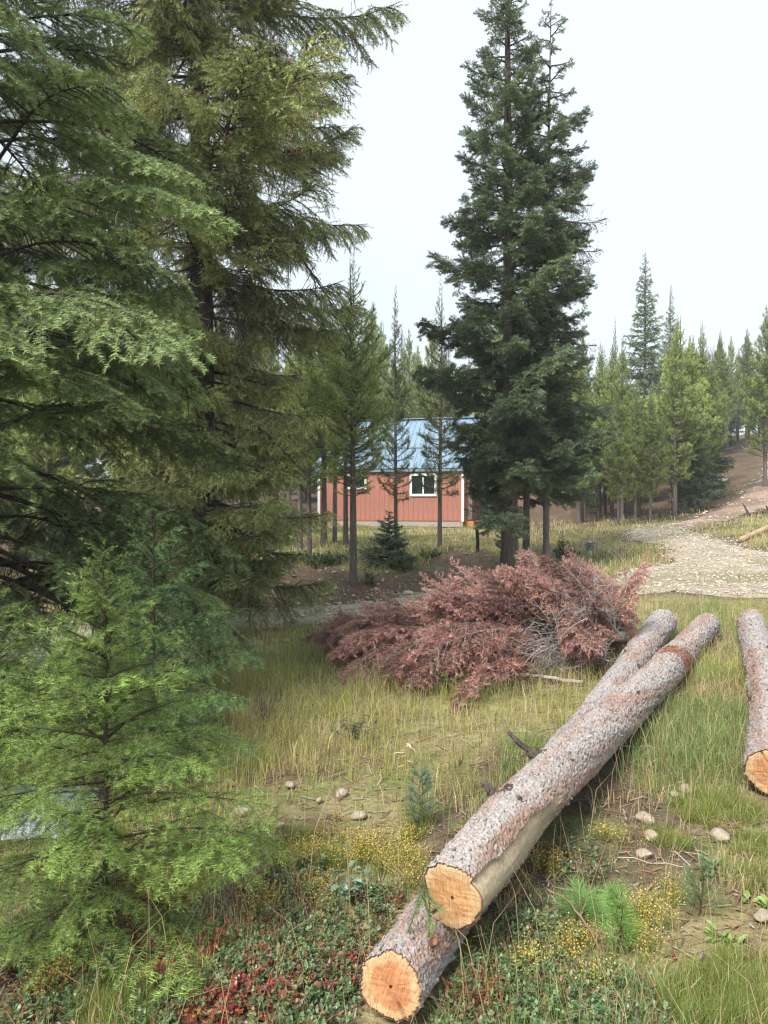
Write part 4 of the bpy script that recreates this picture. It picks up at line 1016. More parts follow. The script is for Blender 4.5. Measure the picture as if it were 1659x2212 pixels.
for px, py, wd, lab in [
    (1397, 1778, 50, 'rounded cream stone in the grass right of the crossed logs'), (1557, 1818, 52, 'egg shaped tan stone nearest the bare earth on the right'),
    (1482, 1716, 34, 'small whitish stone half hidden in grass before the right hand log'), (1405, 1816, 44, 'flat pale stone just below the rounded cream stone'),
    (1393, 1856, 40, 'low tan stone sunk in weeds below the flat pale stone'), (1650, 1996, 50, 'flat tan stone on bare earth at the right edge'),
    (1458, 1730, 22, 'pebble beside the small whitish stone'), (493, 1700, 36, 'pink grey stone at the edge of the young fir, upper of two'), (521, 1760, 44, 'upright grey stone at the edge of the young fir, lower of two'),
    (628, 1706, 26, 'reddish stone in dry grass right of the young fir'), (736, 1726, 34, 'orange tan stone in the dry grass middle'), (775, 1772, 46, 'long flat pale stone below the orange tan stone'),
    (606, 1794, 26, 'dull pink stone low in the dry grass'), (690, 1740, 20, 'small grey pebble among dry stems'), (1451, 1420, 20, 'cream stone wedged between the two crossed logs'),
    (648, 1382, 22, 'rounded pale stone ending the row at the roadside'), (618, 1389, 26, 'flat whitish stone in the roadside row, second from its end'), (590, 1391, 24, 'whitish stone in the roadside row, third from its end'),
    (560, 1394, 28, 'broad pale stone in the roadside row, fourth from its end'), (528, 1398, 30, 'pale stone at the sapling end of the roadside row'), (600, 1362, 24, 'thin flat stone lying on the road edge'),
    (790, 1214, 10, 'white stone high on the bank beside the little fir'), (764, 1292, 12, 'tan stone on the road side below the bank pine'), (812, 1276, 14, 'small white stone right of the bank pine foot'),
    (880, 1284, 26, 'flat white stone at the far road edge'), (917, 1276, 18, 'white stone right of the flat white one at the far road edge'), (1012, 1240, 12, 'white stone on the dark earth left of the thick trunk'),
    (1378, 1139, 14, 'cream rock at the top corner of the gravel'), (1641, 1042, 10, 'white rock on the dirt track near the right edge'), (1552, 1075, 9, 'pale rock in the middle of the dirt track')]:
    rock(px, py, wd, lab, seed=7, aspect=.5 if 'flat' in lab else .68, col=(.36, .30, .225) if 'white' not in lab else (.46, .41, .34))

def simple(name, label, cat, mb, mats, loc=(0, 0, 0), group=None):
    o = link(name, mb.mesh(name, mats)); o.location = loc; tag(o, label, cat, group); return o
def stump(px, py, hpx, wpx, label, col):
    p = hit(px, py); r = wpx / F_PX * p[1] / 2; h = hpx / F_PX * p[1]; rng = np.random.default_rng(int(px)); root = empty('tree_stump', tuple(p)); tag(root, label, 'stump')
    n = 16; q = np.linspace(0, 1, 7); V, F = tube(np.stack([q * 0, q * 0, q * (h + .05) - .05], 1), r * (1.25 - .3 * np.sqrt(q)), n)
    V[:, :2] *= (1 + .16 * (fbm(np.arange(len(V)) % n * .8, V[:, 2] * 3, 3, 3) - .5))[:, None] * np.ones((1, 2)); V[-n:, 2] += rng.normal(0, h * .05, n)
    mb = MB(); mb.add(V, F, np.array(col) * (.7 + .6 * rng.random((len(V), 1))), 0, True); link('bark', mb.mesh('stump_bark', [M_BARK]), root)
    top = V[-n:]; mb = MB(); mb.add(np.vstack([top * [.97, .97, 1], [[0, 0, h + .0]]]), [(i, (i + 1) % n, n) for i in range(n)], (.42, .36, .29)); link('cut_face', mb.mesh('stump_face', [M_WOODEND]), root)
stump(1279, 1196, 26, 24, 'weathered grey stump standing alone in the grass above the red brush', (.26, .23, .20))
stump(1164, 1240, 26, 30, 'pale splintered stump at the foot of the straight grey spruce', (.36, .32, .28))
# dark thin post-like trunk left of the thick spruce
p = hit(1031, 1196); h = 58 / F_PX * p[1]; mb = MB(); q = np.linspace(0, 1, 8)
V, F = tube(np.stack([.01 * np.sin(q * 4), q * 0, q * h - .05], 1), .035, 8, True); mb.add(V, F, (.05, .042, .038), 0, True)
simple('post', 'thin dark post in the grass in front of the cabin corner', 'post', mb, [M_BARK], tuple(p))
def pole(name, label, cat, a, b_, r0, r1, col, mat, extra=0, seed=0, bendz=0.0):
    rng = np.random.default_rng(seed); a = np.array(a); b_ = np.array(b_); q = np.linspace(0, 1, 14)
    pts = np.outer(1 - q, a) + np.outer(q, b_); pts[:, 2] += bendz * np.sin(q * math.pi); pts += np.cumsum(rng.normal(0, .004, pts.shape), 0)
    root = empty(name, tuple(a)); tag(root, label, cat)
    V, F = tube(pts - a, r0 + (r1 - r0) * q, 10, True); mb = MB(); mb.add(V, F, np.array(col) * (.75 + .5 * rng.random((len(V), 1))), 0, True); link('stem', mb.mesh(name, [mat]), root)
    for k in range(extra):
        t = .12 + .8 * rng.random(); i = int(t * 13); d = unit(rng.normal(0, .5, 3) + np.array([0, -.1, 1.0])); l = .25 + .3 * rng.random(); qq = np.linspace(0, 1, 5)
        V, F = tube(pts[i] - a + np.outer(qq * l, d) + np.outer(qq ** 2, rng.normal(0, .06, 3)), r1 * .7 * (1 - .7 * qq), 5); mb = MB(); mb.add(V, F, col); link('twig', mb.mesh('twig', [mat]), root)
    return root
def up(p, z): p = np.array(p); p[2] += z; return p
pole('pole_log', 'peeled tan pole lying on grass at the right edge beside the gravel', 'log', up(hit(1600, 1172), .05), up(hit(1720, 1128), .16), .06, .075, (.40, .28, .17), M_LOGBARK)
pole('dead_branch', 'dark fallen branch with upright twigs below the dirt track', 'branch', up(hit(1606, 1117), .06), up(hit(1740, 1108), .2), .035, .05, (.08, .065, .055), M_BARK, 6, 3)
pole('dead_branch', 'grey dead pole under the front of the red brush', 'branch', up(hit(1105, 1480), .09), up(hit(1255, 1486), .05), .012, .016, (.34, .30, .26), M_TWIG, 0, 4)
pole('dead_branch', 'bleached fallen limb at the forest edge beside the track', 'branch', up(hit(1520, 1062), .05), up(hit(1572, 1050), .3), .08, .04, (.36, .34, .33), M_TWIG, 7, 5)
pole('pale_log', 'bleached barkless log glimpsed behind the young fir on the left', 'log', up(hit(-40, 1436), .10), up(hit(118, 1442), .10), .10, .085, (.62, .58, .53), M_LOGBARK, 0, 6)
pole('dry_stick', 'bent brown stick arching over weeds right of the lower log', 'stick', up(hit(1180, 1975), .10), up(hit(1335, 2090), .02), .005, .003, (.22, .15, .10), M_TWIG, 2, 7, .05)
pole('dead_branch', 'dark lichen hung dead limb drooping out of the left edge', 'branch', at(-45, 1270, 5.68), at(160, 1435, 4.6), .05, .02, (.06, .05, .045), M_BARK, 0, 9, -.03)
# pale bluish tarp seen through the sapling
X_, Y_ = np.meshgrid(np.linspace(-1, 1, 26), np.linspace(-1, 1, 20)); e = np.clip(1 - np.maximum(np.abs(X_) ** 3, np.abs(Y_) ** 3), 0, 1)
Z_ = .18 * e ** .5 + .08 * (fbm(X_ * 2 + 4, Y_ * 2, 5, 4) - .5) * e ** .3; c0 = hit(45, 1770)
V = np.stack([X_ * .34, Y_ * .3, Z_ * .7], -1).reshape(-1, 3); i = (np.arange(19)[:, None] * 26 + np.arange(25)[None]).ravel()
mb = MB(); mb.add(V, np.concatenate([np.stack([i, i + 1, i + 27], -1), np.stack([i, i + 27, i + 26], -1)]), (.66, .73, .80), 0, True)
M_TARP = flat_mat('pale_tarp', (.50, .57, .64), .5, .4, 0, .15, 4, .3)
simple('tarp', 'pale bluish white sheet on the ground behind the young fir', 'tarp', mb, [M_TARP], tuple(c0))
# hanging green sprig at the sawn end, red needle spray over the upper log
sprig = empty('fir_sprig', tuple(at(916, 1890, 2.62))); tag(sprig, 'green fir sprig dangling beside the pale sawn end', 'sprig')
sl_ = np.array(sprig.location); rng = np.random.default_rng(44)
for k, (px, py) in enumerate([(922, 2040), (880, 2015), (955, 1965), (902, 1960), (935, 2000)]):
    e_ = at(px, py, 2.55 - .02 * k) - sl_; q = np.linspace(0, 1, 7); pts = np.outer(q, e_) + np.outer(np.sin(q * math.pi), [rng.normal(0, .01), -.02, 0]); mb = MB()
    V, F = tube(pts, .0022 * (1.2 - q), 4); mb.add(V, F, (.16, .10, .06), 0)
    dd = np.diff(pts, axis=0); l = np.linalg.norm(dd, axis=1); kk = np.linspace(0, 1, 6)[:, None]
    mb.add(*seg_needles(pts[1:-1], dd[1:], l[1:], (np.array([.06, .12, .04]) * (1 - kk) + np.array([.17, .27, .09]) * kk)[1:], rng, 34, .026, .0026, 42, 0), m=1)
    link('shoot', mb.mesh('shoot', MATS_BR), sprig)
rs = empty('red_sprig', tuple(up_pt(up_L * .66, 1.5)[0] + np.array(up_root.location))); tag(rs, 'dry rusty needle spray draped over the upper log', 'sprig')
p0 = np.array(rs.location)
for k in range(6):
    a0_ = 2.1 - .1 * k; sg = up_L * (.655 + .008 * k)
    pts = np.array([up_pt(sg + .02 * j, 2.2 - .33 * j)[0] + np.array(up_root.location) + up_pt(sg, 2.2 - .33 * j)[1] * .012 for j in range(8)]) - p0; mb = MB()
    V, F = tube(pts, .002, 4); mb.add(V, F, (.2, .12, .08), 0); dd = np.diff(pts, axis=0); l = np.linalg.norm(dd, axis=1)
    mb.add(*seg_needles(pts[:-1], dd, l, np.tile([.34, .13, .065], (7, 1)), rng, 26, .034, .004, 40, 0), m=1); link('shoot', mb.mesh('shoot', MATS_BR), rs)

# ------------------------------------------------------------------ small plants that stand apart
def leaf(mb, p, d, l, w_, col, nrm=(0, 0, 1), m=0, cup=.15):
    d = unit(d); s = unit(np.cross(d, nrm)); u = np.cross(s, d)
    V = [p, p + d * l * .35 + s * w_ * .5 + u * cup * w_, p + d * l * .75 + s * w_ * .36 + u * cup * w_, p + d * l - u * .1 * l, p + d * l * .75 - s * w_ * .36 + u * cup * w_, p + d * l * .35 - s * w_ * .5 + u * cup * w_, p + d * l * .5]
    mb.add(V, [(0, 1, 6), (1, 2, 6), (2, 3, 6), (3, 4, 6), (4, 5, 6), (5, 0, 6)], np.array(col), m)
def plant(name, label, cat, px, py, h_px, nst, nlf, ll, lw, cols, spread=.5, seed=1, stem=(.14, .12, .06), droop=.0):
    p = hit(px, py); h = h_px / F_PX * p[1]; rng = np.random.default_rng(seed + int(px)); root = empty(name, tuple(p)); tag(root, label, cat)
    ms = MB(); ml = MB(); q = np.linspace(0, 1, 6)
    for s in range(nst):
        d = unit(np.array([rng.normal(0, spread), rng.normal(0, spread), 1.0])); hh = h * (.55 + .5 * rng.random()); b0 = np.array([rng.normal(0, .012), rng.normal(0, .012), -.01])
        pts = b0 + np.outer(q * hh, d) + np.outer(q ** 2, [rng.normal(0, .02), rng.normal(0, .02), 0]); V, F = tube(pts, .0022 * (1.2 - q), 4); ms.add(V, F, stem)
        for k in range(nlf):
            t = .2 + .8 * (k + rng.random()) / nlf; i = min(4, int(t * 5)); pp = pts[i] + (pts[i + 1] - pts[i]) * (t * 5 - i); a = rng.random() * 6.28
            dl = np.array([math.cos(a), math.sin(a), .35 + rng.normal(0, .3) - droop]); c = np.array(cols[int(rng.integers(len(cols)))]) * (.75 + .5 * rng.random())
            leaf(ml, pp, dl, ll * (.6 + .6 * rng.random()), lw * (.7 + .5 * rng.random()), c)
    link('stem', ms.mesh('stem', [M_TWIG]), root); link('leaves', ml.mesh('leaves', [M_LEAF]), root); return root
plant('broadleaf_weed', 'pale blue green broad leaved plant left of the sawn log ends', 'plant', 764, 1955, 85, 5, 4, .055, .034, [(.20, .30, .20), (.26, .36, .26)], .35)
plant('broadleaf_weed', 'long pointed green leaf plant below the blue green one', 'plant', 710, 2045, 40, 3, 3, .075, .018, [(.16, .27, .10)], .6)
plant('yellow_leaf_plant', 'small bright lemon yellow leaved plant under the young fir', 'plant', 232, 2030, 46, 6, 6, .030, .014, [(.70, .56, .05), (.62, .52, .07)], .45)
plant('yellow_leaf_plant', 'yellow leaved shoot beside the bleached log on the left', 'plant', 107, 1462, 75, 3, 9, .07, .03, [(.55, .42, .09), (.5, .42, .15)], .2)
plant('dark_weed', 'dark leafy weed clump in the middle of the dry meadow', 'plant', 770, 1600, 62, 12, 9, .05, .018, [(.06, .085, .05), (.09, .12, .08)], .5)
plant('green_weed', 'leafy green weed growing up against the red brush', 'plant', 968, 1500, 75, 18, 12, .05, .018, [(.13, .24, .05), (.10, .19, .045)], .55)
plant('green_weed', 'green weed clump in front of the brush tip', 'plant', 880, 1475, 60, 12, 10, .05, .016, [(.13, .22, .06)], .5)
plant('dry_weed', 'brown dried weed stalk in front of the red brush', 'plant', 788, 1470, 80, 6, 16, .02, .010, [(.12, .06, .045)], .16, stem=(.10, .06, .045))
plant('dry_weed', 'mauve brown dead weed bush at the edge of the young fir', 'plant', 572, 1560, 110, 26, 14, .016, .006, [(.21, .15, .14), (.26, .19, .16)], .42, stem=(.17, .12, .11))
plant('mullein', 'withered cream mullein stalk with curled pale leaves', 'plant', 876, 1668, 92, 1, 9, .075, .02, [(.62, .56, .30), (.66, .58, .36)], .03, stem=(.5, .47, .22), droop=.7)
plant('low_weed', 'yellow green broad weed on bare earth at the lower right', 'plant', 1560, 2030, 26, 6, 4, .05, .02, [(.26, .38, .10)], .8)
plant('low_weed', 'pale green rosette at the right edge', 'plant', 1655, 1965, 30, 7, 4, .05, .026, [(.30, .40, .12)], .8)
plant('low_weed', 'grey green leafy rosette on the lower right earth', 'plant', 1545, 1890, 40, 8, 5, .06, .02, [(.18, .27, .14)], .8)
def pine_seedling(label, px, py, top, spread, col, nwh=7, nl=.05, seed=1, nb=5, wn=.0018):
    p = hit(px, py); h = at(px, top, p[1])[2] - p[2]; rng = np.random.default_rng(seed + int(px)); root = empty('pine_seedling', tuple(p)); tag(root, label, 'seedling')
    ms = MB(); mn = MB(); q = np.linspace(0, 1, 8); pts = np.stack([.01 * np.sin(q * 3), .008 * np.cos(q * 4), q * h], 1); V, F = tube(pts, .004 * (1.15 - q), 5); ms.add(V, F, (.10, .07, .045))
    Pn = [pts[2:-1]]; Dn = [np.diff(pts, axis=0)[2:]]
    for k in range(nwh):
        t = .12 + .75 * k / nwh; b0 = np.array([0, 0, t * h])
        for j in range(nb):
            a = rng.random() * 6.28; l = spread * (1 - t * .75) * (.7 + .5 * rng.random()); d = unit([math.cos(a), math.sin(a), .45 + .4 * t]); qq = np.linspace(0, 1, 5)
            pb = b0 + np.outer(qq * l, d) + np.outer(qq ** 2, [0, 0, .25 * l]); V, F = tube(pb, .0016 * (1.2 - qq), 3); ms.add(V, F, (.12, .09, .05)); Pn.append(pb[1:-1]); Dn.append(np.diff(pb, axis=0)[1:])
    Pn = np.concatenate(Pn); Dn = np.concatenate(Dn); l = np.linalg.norm(Dn, axis=1)
    mn.add(*seg_needles(Pn, Dn, l, np.tile(col, (len(Pn), 1)), rng, 16, nl, wn, 38, 0))
    link('stem', ms.mesh('stem', [M_TWIG]), root); link('needles', mn.mesh('needles', [M_NEEDLE]), root)
pine_seedling('blue green pine seedling in the dry meadow left of the crossed logs', 908, 1800, 1640, .11, (.17, .27, .16), 6, .05, 1, 5, .0024)
pine_seedling('bright green soft pine seedling right of the lower log', 1337, 2060, 1905, .085, (.20, .36, .09), 6, .055, 2, 5, .002)
pine_seedling('thin feathery pine seedling with dark stem, rightmost of the seedlings', 1512, 1985, 1845, .10, (.17, .28, .12), 5, .04, 3, 4, .002)
pine_seedling('low spreading pine seedling tight against the lower log', 1255, 2010, 1935, .13, (.13, .26, .07), 4, .06, 4, 6, .0022)

# ------------------------------------------------------------------ grass and ground cover
rngG = np.random.default_rng(2024)
LOGS = [(np.array(lowp), .16), (np.array(upp)[2:], .15), (np.array(rgp), .15)]
def near_log(X, Y):
    d = np.full(X.shape, 9.0)
    for pth, r in LOGS:
        for a, b_ in zip(pth[:-1], pth[1:]):
            ex, ey = (b_ - a)[:2]; t = np.clip(((X - a[0]) * ex + (Y - a[1]) * ey) / (ex * ex + ey * ey), 0, 1); d = np.minimum(d, np.hypot(X - a[0] - ex * t, Y - a[1] - ey * t))
    return d
def spots(n, y0, y1, pw=1.0, margin=.9):
    Y = y0 * (y1 / y0) ** rngG.random(n); X = (rngG.random(n) * 2 - 1) * (.53 * Y + margin); return X, Y
def clumped(n, y0, y1, per=14, rad=.05):
    k = max(1, n // per); X, Y = spots(k, y0, y1); r = rad * (.5 + rngG.random(k))
    X = np.repeat(X, per) + rngG.normal(0, 1, k * per) * np.repeat(r, per); Y = np.repeat(Y, per) + rngG.normal(0, 1, k * per) * np.repeat(r, per); return X, Y
def off_road(X, Y, k=.15):
    r = np.minimum(d_gravel(X, Y), d_track(X, Y)); b_ = d_bank(X, Y)
    pr = smooth(-.25, .35, r) + .012 + .10 * smooth(.52, .66, fbm(X * .9, Y * .9, 81, 3)); pr = pr * np.where(b_ < .15, .05, 1.0)
    return rngG.random(X.shape) < pr
def blades(X, Y, L, Wd, C, lean=.35, seg=2):
    n = len(X); Z = gz(X, Y) - .01; a = rngG.random(n) * 6.283; ln = np.abs(rngG.normal(lean, .25, n)); dx, dy = np.cos(a), np.sin(a)
    fa = rngG.random(n) * 3.14; sx, sy = np.cos(fa) * Wd / 2, np.sin(fa) * Wd / 2
    B = np.stack([X, Y, Z], 1); up1 = np.stack([dx * ln * .25 * L, dy * ln * .25 * L, .55 * L], 1); up2 = np.stack([dx * ln * L, dy * ln * L, L * np.sqrt(np.clip(1 - (ln * .8) ** 2, .12, 1))], 1)
    S = np.stack([sx, sy, sx * 0], 1)
    V = np.stack([B - S, B + S, B + up1 + S * .8, B + up1 - S * .8, B + up2], 1).reshape(-1, 3)
    tri = np.array([(0, 1, 2), (0, 2, 3), (3, 2, 4)]); F = (np.arange(n)[:, None, None] * 5 + tri[None]).reshape(-1, 3)
    return V, F, np.repeat(C, 5, axis=0)
GREEN = np.array([.25, .34, .115]); YEL = np.array([.43, .46, .13]); STRAW = np.array([.60, .49, .27]); RUST = np.array([.32, .18, .075])
def grass_col(X, Y, straw=.3):
    n1 = fbm(X * .9 + 3, Y * .9, 201, 3); n2 = fbm(X * 2.3, Y * 2.3, 211, 3); r = rngG.random(len(X))
    k = smooth(.38, .62, n1); c = GREEN * (1 - k[:, None]) + YEL * k[:, None]
    s = (r < straw * (.35 + 1.3 * smooth(.35, .65, n2)) * (1 + .5 * smooth(.8, 1.6, X))); c[s] = STRAW * (.75 + .5 * rngG.random((s.sum(), 1)))
    s = (r > .965); c[s] = RUST
    return c * (.75 + .5 * rngG.random((len(X), 1)))
def make_grass(name, label, n, y0, y1, lmin, lmax, wd, straw, per, rad, keep=None, lean=.35, colf=None):
    X, Y = clumped(n, y0, y1, per, rad); k = off_road(X, Y) & (near_log(X, Y) > .11)
    if keep is not None: k &= rngG.random(len(X)) < keep(X, Y)
    X, Y = X[k], Y[k]; L = (lmin + (lmax - lmin) * rngG.random(len(X)) ** 1.4) * (.6 + .8 * fbm(X * 1.3, Y * 1.3, 231, 3))
    mb = MB(); mb.add(*blades(X, Y, L, wd * (.6 + .8 * rngG.random(len(X))), (colf or grass_col)(X, Y) if colf else grass_col(X, Y, straw), lean)); o = link(name, mb.mesh(name, [M_GRASS])); tag(o, label, 'grass', kind='stuff'); return o
patch = lambda X, Y: smooth(.36, .52, fbm(X * 1.7, Y * 1.7, 301, 3))
make_grass('meadow_grass', 'knee high yellow green grass filling the clearing', 190000, 3.6, 10.5, .07, .24, .0040, .30, 12, .06, lambda X, Y: (.25 + .75 * patch(X, Y)) * (.10 + .90 * smooth(4.2, 5.6, Y + .9 * (fbm(X * .8, Y * .8, 411, 3) - .5) + .35 * np.clip(X - .6, 0, 2))) * smooth(-.1, .9, d_gravel(X, Y)))
make_grass('foreground_grass', 'short mixed grass between the weeds in the foreground', 100000, 1.25, 5.8, .035, .13, .0030, .5, 16, .03, lambda X, Y: (.10 + .90 * patch(X, Y)) * np.where((Y < 3.0) & (X < .1), .35, 1.0))
make_grass('far_grass', 'grass beyond the drive around the cabin and forest edge', 62000, 10.5, 34, .06, .20, .016, .45, 12, .12, lambda X, Y: np.where((Y > 23) & (X > 4 + (Y - 23) * .2), .4, np.where((X < -3), .25, 1.0)))
X, Y = spots(1500, 1.8, 8); k = off_road(X, Y) & (near_log(X, Y) > .14); X, Y = X[k], Y[k]
mb = MB(); mb.add(*blades(X, Y, .22 + .3 * rngG.random(len(X)), .0028 + 0 * X, np.tile([.50, .40, .21], (len(X), 1)) * (.7 + .5 * rngG.random((len(X), 1))), .55))
tag(link('dry_stalks', mb.mesh('dry_stalks', [M_GRASS])), 'thin straw coloured seed stalks leaning over the grass', 'grass', kind='stuff')

def cover(name, label, centres, n_per, nlf, hgt, ll, lw, cols, spread=.05, stemcol=(.12, .07, .045)):
    """low shrublets: many small leaves on short stems"""
    Vs = []; Cs = []; sm = MB(); Xs = []; Ys = []
    for px, py, rpx in centres:
        p = hit(px, py); r = rpx / F_PX * p[1]; m_ = int(n_per * (rpx / 60.0) ** 2); a = rngG.random(m_) * 6.28; rr = r * np.sqrt(rngG.random(m_)); Xs.append(p[0] + rr * np.cos(a)); Ys.append(p[1] + rr * np.sin(a) * 1.5)
    X = np.concatenate(Xs); Y = np.concatenate(Ys); k = near_log(X, Y) > .13; X, Y = X[k], Y[k]; Z = gz(X, Y); n = len(X)
    hh = hgt * (.5 + .8 * rngG.random(n)); tx = rngG.normal(0, .35, (n, 2))
    t = .25 + .75 * rngG.random((n, nlf)); b0 = np.stack([X[:, None] + tx[:, :1] * hh[:, None] * t, Y[:, None] + tx[:, 1:] * hh[:, None] * t, Z[:, None] + hh[:, None] * t], -1)
    a = rngG.random((n, nlf)) * 6.28; el = rngG.normal(.45, .35, (n, nlf)); d = np.stack([np.cos(a) * np.cos(el), np.sin(a) * np.cos(el), np.sin(el)], -1); s = np.stack([-np.sin(a), np.cos(a), 0 * a], -1); u = np.cross(s, d)
    L = (ll * (.6 + .7 * rngG.random((n, nlf))))[..., None]; W_ = (lw * (.7 + .6 * rngG.random((n, nlf))))[..., None]
    V = np.stack([b0, b0 + d * L * .45 + s * W_ * .5 + u * W_ * .12, b0 + d * L * .85 + s * W_ * .28, b0 + d * L, b0 + d * L * .85 - s * W_ * .28, b0 + d * L * .45 - s * W_ * .5 + u * W_ * .12], 2).reshape(-1, 3)
    tri = np.array([(0, 1, 5), (1, 2, 4), (1, 4, 5), (2, 3, 4)]); F = (np.arange(n * nlf)[:, None, None] * 6 + tri[None]).reshape(-1, 3)
    cols = np.array(cols); ci = cols[(rngG.integers(len(cols), size=n))]; C = np.repeat((ci[:, None, :] * (.65 + .7 * rngG.random((n, nlf, 1)))).reshape(-1, 3), 6, axis=0)
    mb = MB(); mb.add(V, F, C, 0)
    S = np.stack([X, Y, Z - .01], 1); E = np.stack([X + tx[:, 0] * hh, Y + tx[:, 1] * hh, Z + hh], 1); o_ = np.array([.0012, .0008, 0]); mb.add(np.stack([S - o_, S + o_, E], 1).reshape(-1, 3), np.arange(3 * n).reshape(-1, 3), stemcol, 1)
    return tag(link(name, mb.mesh(name, [M_LEAF, M_TWIG])), label, 'ground cover', kind='stuff')
GRN = [(.13, .21, .09), (.18, .27, .12), (.10, .17, .07), (.22, .30, .14), (.24, .14, .08)]
cover('bearberry', 'glossy green low shrublets carpeting the foreground', [(640, 1940, 95), (760, 1990, 80), (560, 2060, 80), (640, 2140, 120), (720, 2180, 90), (480, 2150, 70), (420, 2010, 60), (120, 2160, 90), (250, 2100, 60), (1100, 2080, 110), (1210, 2170, 130), (1000, 2160, 90), (1180, 2010, 60), (1330, 2190, 90), (1250, 1880, 60), (700, 2080, 90), (820, 1960, 50), (60, 2080, 70), (330, 2190, 80), (900, 2190, 60)], 75, 9, .06, .017, .0095, GRN)
cover('red_shrublets', 'crimson autumn leaved shrublets in the left foreground', [(340, 2075, 60), (400, 2100, 66), (450, 2050, 40), (290, 2055, 40), (520, 2190, 60), (590, 2195, 46), (470, 2210, 50), (575, 2130, 32), (760, 2120, 40), (840, 1975, 24), (640, 2175, 30), (560, 2100, 40), (720, 2150, 36), (230, 2085, 30), (1010, 2190, 40)], 58, 10, .065, .018, .0085, [(.36, .055, .05), (.26, .045, .05), (.42, .10, .06), (.26, .13, .07), (.16, .18, .08)], stemcol=(.18, .05, .04))
cover('rusty_shrublets', 'orange brown fading shrublets between the green ones', [(270, 2030, 60), (180, 2050, 60), (560, 2040, 50), (780, 2090, 60), (700, 2000, 40), (1060, 2150, 40), (300, 1990, 40), (120, 2110, 50), (80, 2170, 60), (670, 2100, 60), (1040, 1840, 30), (1220, 1850, 34), (710, 1800, 40), (420, 2180, 40), (860, 2080, 40)], 90, 9, .055, .012, .005, [(.34, .16, .06), (.28, .13, .06), (.40, .26, .08)])
def tufts(name, label, centres, n_per, per, hgt, colstem, coldot, dot=.0045, wd=.0016):
    mb = MB(); Xs = []; Ys = []
    for px, py, rpx in centres:
        p = hit(px, py); r = rpx / F_PX * p[1]; m_ = max(1, int(n_per * (rpx / 50.0) ** 2)); a = rngG.random(m_) * 6.28; rr = r * np.sqrt(rngG.random(m_)); Xs.append(p[0] + rr * np.cos(a)); Ys.append(p[1] + 1.4 * rr * np.sin(a))
    cx = np.concatenate(Xs); cy = np.concatenate(Ys); k = near_log(cx, cy) > .13; cx, cy = cx[k], cy[k]
    X = np.repeat(cx, per) + rngG.normal(0, .012, len(cx) * per); Y = np.repeat(cy, per) + rngG.normal(0, .012, len(cx) * per); n = len(X); Z = gz(X, Y) - .005
    out = np.stack([X - np.repeat(cx, per), Y - np.repeat(cy, per)], 1); h = hgt * (.5 + .65 * rngG.random(n)); E = np.stack([X + out[:, 0] * 2.2 + rngG.normal(0, .012, n), Y + out[:, 1] * 2.2 + rngG.normal(0, .012, n), Z + h], 1)
    fa = rngG.random(n) * 3.14; S = np.stack([np.cos(fa), np.sin(fa), 0 * fa], 1) * wd; B = np.stack([X, Y, Z], 1)
    mb.add(np.stack([B - S, B + S, E], 1).reshape(-1, 3), np.arange(3 * n).reshape(-1, 3), np.repeat(np.array(colstem) * (.6 + .7 * rngG.random((n, 1))), 3, axis=0))
    if dot:
        for f in (1.0, .86, .7):
            c = B + (E - B) * f + rngG.normal(0, .003, (n, 3)); e1 = rngG.normal(size=(n, 3)); e1 = unit(e1); e2 = unit(np.cross(e1, rngG.normal(size=(n, 3))))
            V = np.stack([c - e1 * dot, c + e2 * dot * .6, c + e1 * dot, c - e2 * dot * .6], 1).reshape(-1, 3); F = (np.arange(n)[:, None, None] * 4 + np.array([(0, 1, 2), (0, 2, 3)])[None]).reshape(-1, 3)
            mb.add(V, F, np.repeat(np.array(coldot) * (.65 + .7 * rngG.random((n, 1))), 4, axis=0))
    return tag(link(name, mb.mesh(name, [M_LEAF])), label, 'ground cover', kind='stuff')
YC = [(370, 1925, 66), (430, 1905, 40), (330, 1945, 50), (310, 1985, 36), (395, 1960, 40), (745, 1850, 50), (850, 1870, 46), (880, 1845, 40), (650, 1860, 46), (800, 1840, 40), (1412, 1985, 44), (1440, 1950, 30), (1395, 2060, 36), (1240, 2055, 44), (1180, 1900, 36), (1290, 2130, 30), (1330, 1830, 30), (120, 2140, 40), (180, 2000, 34), (1130, 2090, 40), (690, 1950, 40), (880, 1910, 40), (560, 1960, 40)]
tufts('yellow_tufts', 'low bushy tufts dotted with yellow buds', YC, 10, 40, .09, (.27, .29, .08), (.60, .46, .12), .0042)
tufts('moss_tufts', 'soft yellow green moss like grass tufts', [(235, 2150, 70), (290, 2200, 66), (330, 2150, 40), (420, 2130, 34), (1580, 2170, 80), (1480, 2190, 60), (1620, 2120, 60), (1650, 2200, 60), (1540, 2140, 40), (720, 1860, 40), (640, 1820, 40), (1620, 1900, 50), (1650, 1850, 60), (1520, 1760, 60), (1600, 1760, 60), (1440, 1820, 40), (900, 1790, 40)], 20, 60, .075, (.27, .31, .08), (.3, .35, .1), 0, .0016)
